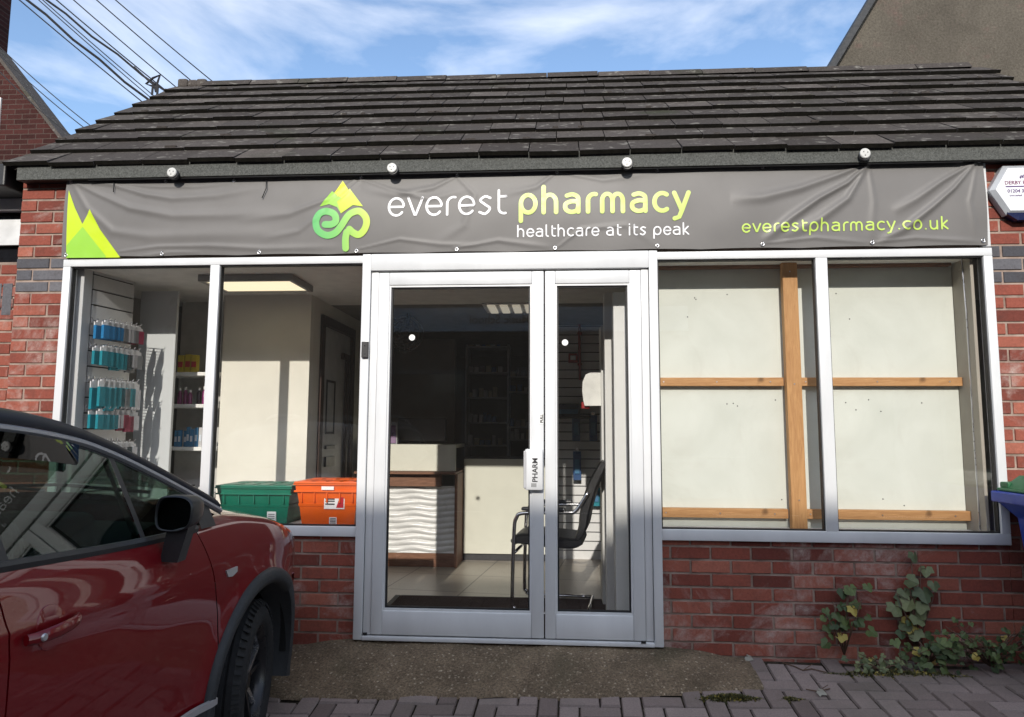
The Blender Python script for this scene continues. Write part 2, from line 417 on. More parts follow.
# roof -----------------------------------------------------------
RY, RZ = 1.60, 4.235; EY, EZ = -.062, 2.864
def roof_mat():
    d = Nd('concrete_roof_tile'); t = d.attr()
    c = d.ramp(t, [(0, (.038, .032, .028)), (.5, (.054, .047, .043)), (1, (.090, .078, .070))])
    c = d.mix(.6, c, d.ramp(d.noise(60, 5, .75), [(.3, .2), (.7, .85)]), 'OVERLAY')
    f = d.noise(13, 4, .55, .3, None, (1, 1.6, 1.6)); c = d.mix(d.ramp(f, [(.60, 0.), (.66, .8)]), c, (.19, .18, .16))
    g = d.noise(2.1, 5, .6, .5); c = d.mix(d.ramp(g, [(.58, 0.), (.74, .6)]), c, (.028, .034, .014))
    d.set(c, .93, 0, .2); d.bump(d.noise(90, 5, .75), .7, .005); return d.mat
ROOFM = roof_mat()
TEDGE = plain('mossy_shadow_tile_edge', (.011, .010, .008), .95, 0, .1, .4, 40, .5)  # moss-dark edges, painted near-black to give the shadow gap under each course
nC = 9; sl = sqrt((RY-EY)**2+(RZ-EZ)**2); ty_, tz_ = (RY-EY)/sl, (RZ-EZ)/sl; g_ = sl/nC
def sag(x): return -.007*(x+3.3)   # the old ridge drops to the right
def roof_pt(x, s, lift): return (x, EY+ty_*s-tz_*lift, EZ+tz_*s+ty_*lift+sag(x)*(s/sl))
def verge(s):  f = s/sl; return (-3.375+.11*f, 3.30+.28*f if f > .3 else 3.75-.4*f)
mb = MB(); rr = random.Random(5)
for k in range(nC):
    s0 = k*g_-(.03 if k else .045); s1 = (k+1)*g_+.03
    xl, xr = verge(s0+.1)
    x = xl-rr.uniform(0, .03)-(.15 if k % 2 else 0)
    while x < xr:
        a = max(x, xl-rr.uniform(0, .025)); b = min(x+.294, xr+rr.uniform(0, .03)); x += .30
        if b-a < .03: continue
        l0 = .040+rr.uniform(-.004, .005); dl = rr.uniform(-.003, .003); ds = rr.uniform(-.006, .006); t = min(.98, max(.02, rr.gauss(.5, .2)))
        pts = [roof_pt(a, s0+ds, l0-.026), roof_pt(b, s0+ds, l0-.026+dl), roof_pt(b, s1, .0), roof_pt(a, s1, .0),
               roof_pt(a, s0+ds, l0), roof_pt(b, s0+ds, l0+dl), roof_pt(b, s1, .010), roof_pt(a, s1, .010)]
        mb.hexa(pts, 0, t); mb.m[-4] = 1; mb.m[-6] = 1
        if rr.random() < .35:  # crumb of moss caught in the lap
            xx = rr.uniform(a, b); w_ = rr.uniform(.01, .04); p = roof_pt(xx, s1-.03, .03)
            mb.bbox(p[0]-w_, p[0]+w_, p[1]-.02, p[1]+.015, p[2]-.012, p[2]+.008, .006, 0, .3)
mb.poly([(-3.42, EY+.05, EZ), (3.6, EY+.05, EZ), (3.6, RY, RZ-.03+sag(3.6)), (-3.42, RY, RZ-.03)], 0, .3)
mb.poly([(-3.42, RY, RZ-.03), (3.6, RY, RZ-.03+sag(3.6)), (3.6, 3.4, 2.9), (-3.42, 3.4, 2.9)], 0, .35)
mb.poly([(-3.40, 0.0, 2.80), (-3.40, 3.4, 2.80), (-3.40, RY, RZ-.03)], 0, .3); mb.poly([(3.58, 0, 2.80), (3.58, 3.4, 2.80), (3.58, RY, RZ-.04+sag(3.6))], 0, .3)
mb.box(-3.42, 3.6, 3.4, 5.66, 2.80, 2.92, 0, .3)
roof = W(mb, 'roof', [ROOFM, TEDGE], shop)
mb = MB(); x = -3.02
while x < 3.3:
    ln = .43; t = rr.uniform(.3, .9); h = rr.uniform(-.004, .004)
    pr = [(-.10, -.05+h), (-.055, .012+h), (0, .030+h), (.055, .012+h), (.10, -.05+h)]
    A = [mb.vert((x, RY+p[0], RZ+.015+p[1]+sag(x))) for p in pr]; B = [mb.vert((x+ln-.006, RY+p[0], RZ+.015+p[1]+.004+sag(x+ln))) for p in pr]
    for i in range(4): mb.face((A[i], A[i+1], B[i+1], B[i]), 0, t)
    mb.face(A, 0, t); mb.face(B, 0, t); x += ln
for (x, s) in ((-3.26, .10), (-3.17, .06), (-3.09, .08)):    # broken mortar where the first ridge tile is missing
    mb.bbox(x, x+.09, RY-.07, RY+.05, RZ-.03, RZ+.02+s*.3, .018, 0, .9)
W(mb, 'ridge_tiles', ROOFM, roof)
def fascia_mat():
    d = Nd('felted_fascia'); c = d.ramp(d.noise(120, 5, .8), [(.35, (.045, .047, .044)), (.7, (.16, .165, .155))]); d.set(c, .9, 0, .3); d.bump(d.noise(140, 5, .8), .8, .006); return d.mat
FASC = fascia_mat(); FZ0 = PY(520, 169.5, -.088)[1]; FZ1 = 2.876
mb = MB(); mb.bbox(-3.315, 3.64, -.088, -.058, FZ0, FZ1, .003)
fascia = W(mb, 'fascia', FASC, shop)
mb = MB(); mb.box(-3.315, 3.64, -.057, .02, FZ0+.004, FZ0+.02); mb.tube([(-2.85, -.075, FZ0-.005), (-1.0, -.078, FZ0-.008), (.8, -.075, FZ0-.005), (2.4, -.076, FZ0-.005)], .004, 6)
W(mb, 'soffit', BLACKR, shop)
# interior shell ---------------------------------------------------
FL = .02
def tile_mat():
    d = Nd('beige_floor_tile'); b = d.new('TexBrick'); b.offset = 0; b.squash = 1
    for k_, v_ in (('Scale', 1.0), ('Mortar Size', .006), ('Brick Width', .6), ('Row Height', .6), ('Bias', 0.)): b.inputs[k_].default_value = v_
    b.inputs['Color1'].default_value = (.30, .27, .22, 1); b.inputs['Color2'].default_value = (.34, .30, .25, 1); b.inputs['Mortar'].default_value = (.10, .09, .075, 1)
    mp_ = d.new('Mapping'); mp_.inputs['Location'].default_value = (.18, .1, 0); mp_.inputs['Rotation'].default_value = (0, 0, .12)
    d.l.new(d.co.outputs['Object'], mp_.inputs['Vector']); d.l.new(mp_.outputs['Vector'], b.inputs['Vector'])
    c = d.mix(.3, b.outputs['Color'], d.ramp(d.noise(3, 6, .6), [(.3, .3), (.7, .7)]), 'OVERLAY'); d.set(c, .35, 0, .5); return d.mat
mb = MB(); mb.box(-3.28, 3.54, .065, 5.6, -.1, FL); W(mb, 'interior_floor', tile_mat(), shop)
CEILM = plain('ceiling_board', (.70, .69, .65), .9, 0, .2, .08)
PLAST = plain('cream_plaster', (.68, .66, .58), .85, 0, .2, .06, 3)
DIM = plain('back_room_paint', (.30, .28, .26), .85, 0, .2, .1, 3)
mb = MB(); mb.box(-3.28, 3.54, .065, 1.45, 2.235, 2.30); mb.box(-3.28, 3.54, 1.451, 5.6, 2.235, 2.30, 1); ceil = W(mb, 'ceiling', [CEILM, plain('shaded_ceiling_board', (.20, .19, .175), .9, 0, .2, .1)], shop)  # rear half coloured dark to stand in for the shade deep inside
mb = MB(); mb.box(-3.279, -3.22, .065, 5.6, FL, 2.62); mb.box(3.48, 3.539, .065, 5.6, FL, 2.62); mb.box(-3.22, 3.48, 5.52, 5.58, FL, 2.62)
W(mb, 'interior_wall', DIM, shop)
# partition of the consultation room (front Y=1, side X=-1.785)
mb = MB(); mb.box(-3.22, -2.62, 1.9, 1.95, FL, 2.62); mb.bbox(-2.47, -1.79, 1.0, 1.06, FL, 2.62, .003)
W(mb, 'partition', PLAST, shop)
# ---------------------------------------------------------------- shopfront windows
FZT = 2.268
def fbox(mb, x0, x1, z0, z1, y0=-.03, y1=.04, b=.004): mb.bbox(x0, x1, y0, y1, z0, z1, b)
def window(x0, x1, zb, zs, mull, label):
    m_ = MB(); yo = -.028
    w_ = .048
    fbox(m_, x0, x1, FZT-.046, FZT); fbox(m_, x0, x1, zb, zs)
    wl, wr = (w_, .002) if x0 < -2 else (.002, w_)
    if x0 < -2: fbox(m_, x0, x0+w_, zs, FZT-.046)
    else: fbox(m_, x1-w_, x1, zs, FZT-.046)
    fbox(m_, mull[0], mull[1], zs, FZT-.046)
    win = W(m_, 'window', UPVC, shop, 40)
    if label: win['label'] = label
    for a, b in ((x0+wl, mull[0]), (mull[1], x1-wr)):
        g = MB(); t = .007; z0, z1 = zs, FZT-.046
        for (p, q, r, s) in ((a, b, z1-t, z1), (a, b, z0, z0+t), (a, a+t, z0+t, z1-t), (b-t, b, z0+t, z1-t)): g.box(p, q, -.014, .02, r, s)
        W(g, 'gasket', BLACKR, win)
        g = MB(); g.box(a+.004, b-.004, .0, .006, z0+.004, z1-.004); W(g, 'pane', GLASS, win)
    return win
window(XL, -1.101, .594, .652, (-2.058, -2.0), 'white shopfront window left of the doors with tote boxes inside')
window(.662, XR, .600, .662, (1.572, 1.638), 'white shopfront window right of the doors, boarded behind the glass')
# door frame and the two leaves
m_ = MB()
fbox(m_, -1.101, -1.050, .018, FZT+.006, -.042, .05); fbox(m_, .612, .662, .018, FZT+.006, -.042, .05); fbox(m_, -1.05, .612, 2.172, FZT+.006, -.042, .05)
fbox(m_, -1.047, -1.003, .045, 2.164, -.026, .03); fbox(m_, .566, .609, .045, 2.164, -.026, .03)
fbox(m_, -1.05, .612, .016, .040, -.042, .05)
dfr = W(m_, 'door_frame', UPVC, shop, 40)
g = MB(); g.box(-1.0495, .6115, .0, .04, 2.1645, 2.1715); g.box(-1.0499, -1.0475, -.02, .03, .05, 2.16); g.box(.6095, .6118, -.02, .03, .05, 2.16); g.box(-1.04, .60, .0, .04, .0405, .0455)
g.bbox(.535, .562, -.050, -.0425, .038, .052, .003); g.bbox(-1.045, -1.02, -.036, -.027, .045, .058, .003)
W(g, 'draught_seal', BLACKR, dfr)
STK = plain('sticker_white', (.78, .78, .76), .4); INK = plain('black_ink', (.03, .03, .035), .5)
def leaf(x0, x1, gx0, gx1, gz0, gz1, label):
    m_ = MB(); z0, z1 = .048, 2.160
    fbox(m_, x0, gx0, z0, z1, -.034, .014, .005); fbox(m_, gx1, x1, z0, z1, -.034, .014, .005)
    fbox(m_, gx0, gx1, z0, gz0, -.034, .014, .005); fbox(m_, gx0, gx1, gz1, z1, -.034, .014, .005)
    for a, b, c, e in ((gx0, gx1, gz1-.012, gz1), (gx0, gx1, gz0, gz0+.012), (gx0, gx0+.010, gz0+.012, gz1-.012), (gx1-.010, gx1, gz0+.012, gz1-.012)):
        m_.box(a, b, -.026, .01, c, e)
    d = W(m_, 'door', UPVC, shop, 40); d['label'] = label
    g = MB(); t = .009; a, b, z0, z1 = gx0+.0102, gx1-.0102, gz0+.0122, gz1-.0122
    for (p, q, r, s) in ((a, b, z1-t, z1), (a, b, z0, z0+t), (a, a+t, z0+t, z1-t), (b-t, b, z0+t, z1-t)): g.box(p, q, -.012, .006, r, s)
    W(g, 'gasket', BLACKR, d)
    g = MB(); g.box(a+.004, b-.004, -.006, .0, z0+.004, z1-.004); W(g, 'pane', GLASS, d)
    return d
dl = leaf(-1.001, -.006, -.935, -.077, .182, 2.083, 'wider left door leaf with the white pull handle')
dr = leaf(.001, .564, .062, .497, .182, 2.083, 'narrower right door leaf')
for d, (sx, sy) in ((dl, (412, 337.5)), (dr, (565, 342.5))):
    x, z = PY(sx, sy, -.007); g = MB(); g.lathe([(0, 0), (.0185, 0), (.0185, .0012), (0, .0012)], (x, -.0078, z), 'y', 20); W(g, 'safety_sticker', STK, d)
x0, z1 = PY(524.5, 449, -.06); x1, z0 = PY(543, 490, -.06)
g = MB(); g.bbox(x0+.004, x1, -.085, -.036, z0, z1, .008); hd = W(g, 'handle', UPVC, dl, 40)
g = MB(); g.bbox(x0-.004, x0+.012, -.09, -.04, z0+.01, z1-.01, .004); W(g, 'hand_grip', plain('grey_plastic', (.4, .4, .41), .5), hd)
g = MB(); bm = text_bm('PHARM', .042, .0006, .001)
g.addbm(bm, 0, .5, Matrix(((0, -1, 0, (x0+x1)/2+.022), (0, 0, -1, -.0858), (1, 0, 0, z0+.045), (0, 0, 0, 1))))
W(g, 'lettering', INK, hd); g = MB()
for i in range(5): g.box((x0+x1)/2-.012+.006*i, (x0+x1)/2-.009+.006*i, -.0862, -.0855, z0+.018, z0+.040)
W(g, 'bar_marks', INK, hd)
x, z = PY(541.5, 418, -.036); g = MB(); g.box(x-.011, x+.011, -.0356, -.0344, z-.036, z+.036); st = W(g, 'notice', STK, dl)
g = MB(); bm = text_bm('PULL', .022, .0004, .001, 1.0); g.addbm(bm, 0, .5, Matrix(((0, -1, 0, x+.008), (0, 0, -1, -.036), (1, 0, 0, z-.028), (0, 0, 0, 1)))); W(g, 'lettering', INK, st)
# black reed contact on the left post
x0, z1 = PY(362.5, 342, -.04); x1, z0 = PY(369, 358, -.04)
g = MB(); g.bbox(x0, x1, -.062, -.0425, z0, z1, .004); o = W(g, 'door_contact', plain('black_plastic', (.02, .02, .022), .4), dfr)
for k in (.25, .75):
    g = MB(); g.lathe([(0, 0), (.004, 0), (.004, .002), (0, .002)], ((x0+x1)/2, -.064, z0+(z1-z0)*k), 'y', 10); W(g, 'screw', CHROME, o)
# trim strip to the right of the banner
g = MB(); g.bbox(2.515, 2.555, -.026, .018, 2.276, 2.795, .003); W(g, 'trim', UPVC, shop, 40)

# ================================================================ BANNER
BX0, BX1, BZ0, BZ1 = -3.015, 2.53, 2.277, 2.79
eyt = [PY(*p, -.03) for p in ((73, 183), (167, 182), (235, 181.5), (362, 178), (457, 176), (557, 173), (657, 171), (762, 168), (868, 163.5), (979, 161.5))]
eyb = [PY(*p, -.03) for p in ((67.5, 257), (163, 255), (260, 253), (357, 251.5), (457, 250), (555, 248.5), (657, 246.5), (762, 245), (871, 243.5), (982, 241.5))]
def ptl(pxl, py): return PY(pxl, py, -.03)
FOLD = []   # polyline fold ridges: points, width, amplitude
def fold(pts, w_, a): FOLD.append(([ptl(*p) for p in pts], w_, a))
C7 = lambda x, y: (50+x/5.12, 170+y/5.12); C8 = lambda x, y: (730+x/3.793, 150+y/3.793); C6 = lambda x, y: (520+x/5.69, 170+y/5.69); C2 = lambda x, y: (340+x/2.655, y/2.655)
fold([C7(120, 60), C7(260, 130), C7(420, 200), C7(640, 240), C7(900, 235), C7(1250, 215)], .024, .012)
fold([C7(150, 58), C7(330, 80), C7(500, 130), C7(640, 150), C7(860, 135), C7(1100, 90)], .020, .012)
fold([C7(300, 70), C7(560, 90), C7(760, 88), C7(960, 66)], .012, .007)
fold([C7(120, 66), C7(200, 200), C7(330, 320), C7(520, 345), C7(860, 335), C7(1300, 330)], .030, .009)
fold([C7(360, 420), C7(560, 395), C7(820, 392), C7(1100, 405), C7(1500, 395)], .014, .008)
fold([C7(450, 445), C7(620, 425), C7(780, 425)], .010, .005)
fold([(355, 181), (330, 200), (290, 215), (240, 222)], .018, .008)
fold([(362, 180), (345, 196), (300, 232), (262, 240)], .014, .006)
fold([(362, 180), (390, 190), (430, 200), (470, 190)], .016, .006)
fold([(357, 250), (400, 240), (440, 245), (480, 246)], .010, .006)
fold([C2(310, 470), C2(250, 500), C2(150, 520), C2(60, 500)], .020, .007)
fold([C2(310, 468), C2(360, 520), C2(330, 600), C2(250, 650)], .022, .005)
fold([C2(575, 458), C2(520, 500), C2(430, 520)], .016, .005)
fold([C2(575, 458), C2(700, 480), C2(840, 458)], .018, .006)
fold([C2(300, 662), C2(420, 640), C2(560, 658)], .012, .006)
fold([C2(575, 660), C2(640, 610), C2(760, 600), C2(842, 655)], .014, .005)
fold([C8(520, 55), C8(440, 130), C8(330, 190), C8(230, 260), C8(120, 350)], .018, .028)
fold([C8(520, 52), C8(400, 100), C8(260, 150), C8(120, 185), C8(0, 190)], .024, .018)
fold([C8(520, 56), C8(440, 190), C8(330, 270), C8(200, 330)], .024, .020)
fold([C8(925, 50), C8(840, 150), C8(760, 220), C8(660, 300), C8(560, 350)], .018, .026)
fold([C8(925, 48), C8(800, 120), C8(700, 190), C8(610, 240)], .020, .020)
fold([C8(930, 60), C8(900, 200), C8(930, 340)], .014, .007)
fold([C8(530, 355), C8(700, 335), C8(955, 350)], .010, .008)
fold([C8(120, 358), C8(320, 335), C8(530, 355)], .010, .007)
fold([C8(520, 60), C8(540, 200), C8(530, 340)], .018, .006)
def banner_y(x, z):
    y = -.040; zc = (z-BZ0)/(BZ1-BZ0)
    y -= .012*sin(pi*max(0, min(1, zc)))
    y += .0014*sin(x*5.1+z*9)+.0006*sin(x*13-z*17+1)
    for pts, w_, a in FOLD:
        best = 9; bt = 0; n = len(pts)-1
        for i in range(n):
            ax, az = pts[i]; bx, bz = pts[i+1]; dx, dz = bx-ax, bz-az; l2 = dx*dx+dz*dz
            t = max(0, min(1, ((x-ax)*dx+(z-az)*dz)/l2)); ex, ez = x-ax-dx*t, z-az-dz*t; d = ex*ex+ez*ez
            if d < best: best = d; bt = (i+t)/n
        d = sqrt(best); ww = w_*1.2*(.30+.9*bt)
        if d < 4*ww: y -= .72*a*math.exp(-(d/ww)**2)*(sin(pi*min(1, .12+bt*.88))**.6)*1.0
    return y
def bny_edge(x): # edges pulled straight at the eyelets, slack between
    return .006*abs(sin((x+3.0)/.56*pi))
nx, nz = 620, 60
by = np.zeros((nx+1, nz+1))
for i in range(nx+1):
    for j in range(nz+1):
        by[i, j] = banner_y(BX0+(BX1-BX0)*i/nx, BZ0+(BZ1-BZ0)*j/nz)
def bsurf(x, z):
    u = (x-BX0)/(BX1-BX0)*nx; v = (z-BZ0)/(BZ1-BZ0)*nz; u = max(0, min(nx-1e-6, u)); v = max(0, min(nz-1e-6, v)); i, j = int(u), int(v); a, b = u-i, v-j
    return by[i, j]*(1-a)*(1-b)+by[i+1, j]*a*(1-b)+by[i, j+1]*(1-a)*b+by[i+1, j+1]*a*b
def pvc():
    d = Nd('grey_printed_pvc'); c = d.ramp(d.noise(2.5, 4), [(.3, (.138, .132, .128)), (.7, (.165, .158, .153))]); d.set(c, .50, 0, .4); d.bump(d.noise(420, 2), .06, .001); return d.mat
mb = MB(); rows = []
for i in range(nx+1):
    x = BX0+(BX1-BX0)*i/nx; e = bny_edge(x)
    xs_ = x + (.006*sin(3)*0)
    rows.append([(xs_, by[i, j], BZ0+(BZ1-BZ0)*j/nz-(e*1.3 if j > nz-4 else 0)*(j-nz+4)/4+(e if j < 4 else 0)*(4-j)/4) for j in range(nz+1)])
mb.grid(rows); n0 = len(mb.v); mb.grid([[(p[0], p[1]+.0015, p[2]) for p in r] for r in rows], flip=True)
ban = thing('shop_banner', (BX0, -.03, BZ0), 'long grey vinyl banner of the pharmacy with green lettering, laced under the eaves', 'banner')
W(mb, 'banner_sheet', pvc(), ban, True)
LIME = plain('lime_print', (.52, .68, .02), .38, 0, .5, .03); GRN = plain('green_print', (.30, .60, .06), .38, 0, .5, .03)
LIMEL = plain('lime_lettering', (.50, .67, .13), .38, 0, .5, .03); WHL = plain('white_lettering', (.80, .80, .82), .38, 0, .5, .03)
def on_banner(mb, pts, m, off, sub=.03):   # fill polygon given in (x,z), laid on the cloth
    bm = bmesh.new(); vs_ = [bm.verts.new((p[0], 0, p[1])) for p in pts]; bm.faces.new(vs_)
    for ax in (0, 2):
        lo = min(p[0 if ax == 0 else 1] for p in pts); hi = max(p[0 if ax == 0 else 1] for p in pts); c = lo+sub*.5
        while c < hi:
            no = Vector((1, 0, 0)) if ax == 0 else Vector((0, 0, 1))
            bmesh.ops.bisect_plane(bm, geom=bm.verts[:]+bm.edges[:]+bm.faces[:], plane_co=no*c, plane_no=no); c += sub*.4
    for v in bm.verts: v.co.y = bsurf(v.co.x, v.co.z)-off
    mb.addbm(bm, m)
mb = MB()
on_banner(mb, [ptl(*C7(*p)) for p in ((106, 108), (140, 200), (178, 282), (140, 345), (91, 452))], 0, .002)
on_banner(mb, [ptl(*C7(*p)) for p in ((218, 208), (268, 310), (365, 450), (91, 453), (140, 345), (178, 282))], 0, .0022)
on_banner(mb, [ptl(*C7(*p)) for p in ((180, 296), (290, 440), (292, 451), (93, 453), (96, 390))], 1, .0036)
C5 = lambda x, y: (280+x/7.55, 170+y/7.55)
W(mb, 'mountain_emblem', [LIME, GRN], ban, True); mb = MB()
on_banner(mb, [ptl(*C5(*p)) for p in ((480, 88), (545, 190), (470, 260), (418, 185))], 2, .002)
on_banner(mb, [ptl(*C5(*p)) for p in ((402, 168), (440, 200), (520, 250), (470, 338), (440, 290), (380, 268), (310, 285))], 1, .0028)
on_banner(mb, [ptl(*C5(*p)) for p in ((535, 150), (636, 285), (560, 275), (470, 338), (440, 250), (510, 190))], 0, .0036)
W(mb, 'logo_peaks', [LIME, GRN, plain('yellow_print', (.68, .72, .03), .38, 0, .5, .03)], ban, True)
def ribbon(mb, pts, w_, m, off, taper=None, capn=6):   # flat printed stroke with round ends
    P = [np.array(p, float) for p in pts]; n = len(P)
    Lf, Rt = [], []
    for i in range(n):
        d = P[min(i+1, n-1)]-P[max(i-1, 0)]; d = d/(np.hypot(*d)+1e-9); nn = np.array([-d[1], d[0]])*w_/2
        Lf.append(P[i]+nn); Rt.append(P[i]-nn)
    f = lambda p, o=off: (p[0], bsurf(p[0], p[1])-o, p[1])
    ids = [(mb.vert(f(a)), mb.vert(f(c, off+.0003)), mb.vert(f(b))) for a, c, b in zip(Lf, P, Rt)]
    for a, b in zip(ids, ids[1:]):
        mb.face((a[0], a[1], b[1], b[0]), m); mb.face((a[1], a[2], b[2], b[1]), m)
    for e, s_ in ((0, -1), (n-1, 1)):
        d = (P[1]-P[0]) if e == 0 else (P[-1]-P[-2]); a0 = atan2(d[1], d[0]); c = ids[e][1]; prev = None
        arc = []
        for k in range(capn+1):
            an = a0+(pi/2-pi*k/capn if s_ == 1 else pi/2+pi*k/capn)
            arc.append(mb.vert(f(P[e]+np.array([cos(an), sin(an)])*w_/2)))
        for k in range(capn): mb.face((c, arc[k], arc[k+1]), m)
def bez(pts, n=10):   # Catmull-Rom through points
    P = [np.array(p, float) for p in pts]; P = [2*P[0]-P[1]]+P+[2*P[-1]-P[-2]]; out = []
    for i in range(1, len(P)-2):
        for k in range(n):
            t = k/n; a, b, c, d = P[i-1:i+3]
            out.append(.5*((2*b)+(-a+c)*t+(2*a-5*b+4*c-d)*t*t+(-a+3*b-3*c+d)*t**3))
    out.append(P[-2]); return out
def lg():
    d = Nd('green_gradient_print'); g = d.new('SeparateXYZ'); d.l.new(d.co.outputs['Object'], g.inputs[0])
    mr = d.new('MapRange'); a = ptl(*C5(250, 0))[0]-BX0; b = ptl(*C5(690, 0))[0]-BX0; mr.inputs[1].default_value = a; mr.inputs[2].default_value = b; d.l.new(g.outputs[0], mr.inputs[0])
    c = d.ramp(mr.outputs[0], [(0, (.11, .48, .16)), (.45, (.20, .55, .14)), (1, (.52, .68, .08))]); d.set(c, .38); return d.mat
mb = MB()
ep = [(350, 420), (400, 418), (432, 392), (420, 345), (365, 322), (310, 340), (282, 400), (298, 465), (360, 500), (425, 482), (472, 430), (520, 360), (560, 330), (610, 322), (652, 360), (662, 410), (640, 465), (600, 495), (560, 480), (532, 455)]
ribbon(mb, [ptl(*C5(*p)) for p in bez(ep, 8)], .042, 0, .0045)
ribbon(mb, [ptl(*C5(*p)) for p in bez([(512, 478), (502, 530), (502, 596)], 6)], .042, 0, .0062)
W(mb, 'monogram', lg(), ban, True)
# rounded single-stroke alphabet (x height 1)
def arc(cx, cy, rx, ry, a0, a1, n=12): return [(cx+rx*cos(radians(a0+(a1-a0)*i/n)), cy+ry*sin(radians(a0+(a1-a0)*i/n))) for i in range(n+1)]
def bowl(cx, w_=.44): return arc(cx, .5, w_, .5, 0, 360, 24)
GL = {
 'e': ([[(.08, .50), (.80, .50)]+arc(.44, .5, .40, .5, 8, 180, 14)+arc(.44, .5, .40, .5, 188, 320, 10)], .90),
 'v': ([[(0.02, 1), (.38, 0), (.42, 0), (.78, 1)]], .80),
 'r': ([[(.08, 0), (.08, .62)]+arc(.42, .62, .34, .38, 175, 75, 8)], .52),
 's': ([bez([(.62, .90), (.36, 1.0), (.10, .78), (.34, .54), (.60, .30), (.36, 0), (.06, .10)], 6)], .74),
 't': ([[(.18, 1.32), (.18, .30)]+arc(.44, .28, .26, .28, 185, 290, 7), [(.18, .97), (.56, .97)]], .64),
 'p': ([[(.06, -.46), (.06, .5)], bowl(.46, .40)], .98),
 'h': ([[(.06, 1.46), (.06, 0)], [(.06, .55)]+arc(.40, .58, .34, .42, 175, 0, 12)+[(.74, 0)]], .92),
 'a': ([bez([(.14, .93), (.44, 1.0), (.72, .86), (.76, .60)], 5)+[(.76, 0)], bez([(.76, .58), (.40, .60), (.08, .46), (.08, .16), (.36, 0), (.68, .08), (.76, .30)], 5)], .94),
 'm': ([[(.06, 0), (.06, .60)]+arc(.34, .62, .28, .38, 178, 0, 9)+[(.62, 0)], [(.62, .60)]+arc(.90, .62, .28, .38, 178, 0, 9)+[(1.18, 0)]], 1.36),
 'c': ([arc(.46, .5, .42, .5, 55, 305, 18)], .82),
 'y': ([[(.02, 1), (.40, .04)], [(.78, 1), (.40, -.02), (.26, -.36), (.02, -.44)]], .82),
 'l': ([[(.08, 1.46), (.08, .24)]+arc(.30, .22, .22, .22, 180, 275, 6)], .40),
 'i': ([[(.08, 1), (.08, 0)], [(.08, 1.36), (.08, 1.40)]], .26),
 'k': ([[(.06, 1.46), (.06, 0)], [(.60, 1), (.12, .50)], [(.12, .50), (.64, 0)]], .74),
 'u': ([[(.06, 1), (.06, .42)]+arc(.40, .42, .34, .42, 180, 360, 12)+[(.74, 1)], [(.74, .4), (.74, 0)]], .92),
 'o': ([bowl(.46, .42)], 1.0), '.': ([[(.08, .02), (.09, .02)]], .30), ' ': ([], .42)}
def write(mb, s, px0, py0, px1, py1, xh, w_, m):
    """text whose baseline runs between two banner points; xh = x-height in metres"""
    a = np.array(ptl(px0, py0)); b = np.array(ptl(px1, py1)); tot = 0; sp = .12+w_/xh*1.0
    for ch in s: tot += GL[ch][1]-.1+sp
    tot -= sp; L_ = np.hypot(*(b-a)); k = L_/tot; d = (b-a)/L_; nn = np.array([-d[1], d[0]]); x = 0; q = 0
    for ch in s:
        for st in GL[ch][0]:
            pts = [a+d*k*(x+p[0])+nn*xh*p[1] for p in st]
            if len(pts) < 2: continue
            out = [pts[0]]
            for p0, p1 in zip(pts, pts[1:]):
                n_ = max(1, int(np.hypot(*(p1-p0))/.02))
                for i in range(1, n_+1): out.append(p0+(p1-p0)*i/n_)
            q += 1; ribbon(mb, out, w_, m, .0022+.0007*(q % 3))
        x += GL[ch][1]-.1+sp
YGL = plain('yellow_green_lettering', (.50, .64, .13), .38, 0, .5, .03)
for tx, a_, b_, c_, d_, xh_, sw_, mt_ in (('everest', 389, 217, 506, 214.5, .108, .0145, WHL), ('pharmacy', 520, 214, 687, 211.5, .108, .027, YGL), ('healthcare at its peak', 517.5, 237.5, 688, 235, .046, .0085, WHL), ('everestpharmacy.co.uk', 741.5, 233, 946, 229.5, .047, .0095, LIMEL)):
    mb = MB(); write(mb, tx, a_, b_, c_, d_, xh_, sw_, 0); W(mb, 'lettering', mt_, ban, True)
STEEL = plain('dull_steel', (.6, .6, .62), .3, 1)
for (x, z) in eyt+eyb:
    x = max(x, BX0+.015); x = min(x, BX1-.02); z = min(z, BZ1-.014); z = max(z, BZ0+.014); y = bsurf(x, z)
    g = MB(); g.lathe([(.0055, -.001), (.010, -.0035), (.0115, -.002), (.0115, .0)], (x, y-.0015, z), 'y', 14); g.tube([(x, y-.008, z-.004), (x+.003, y-.01, z+.012), (x+.004, y+.004, z+.022)], .0022, 6)
    W(g, 'eyelet', STEEL, ban, True)
for (a, b) in (((113.5, 181), (113.5, 192)), ((266, 179), (262, 198))):    # loose lacing ends
    x, z = PY(*a, -.06); x2, z2 = PY(*b, -.06); g = MB(); g.tube([(x, -.055, z), (x+.004, -.062, (z+z2)/2), (x2, -.06, z2)], .0028, 6)
    W(g, 'lacing_cord', BLACKR, ban, True)
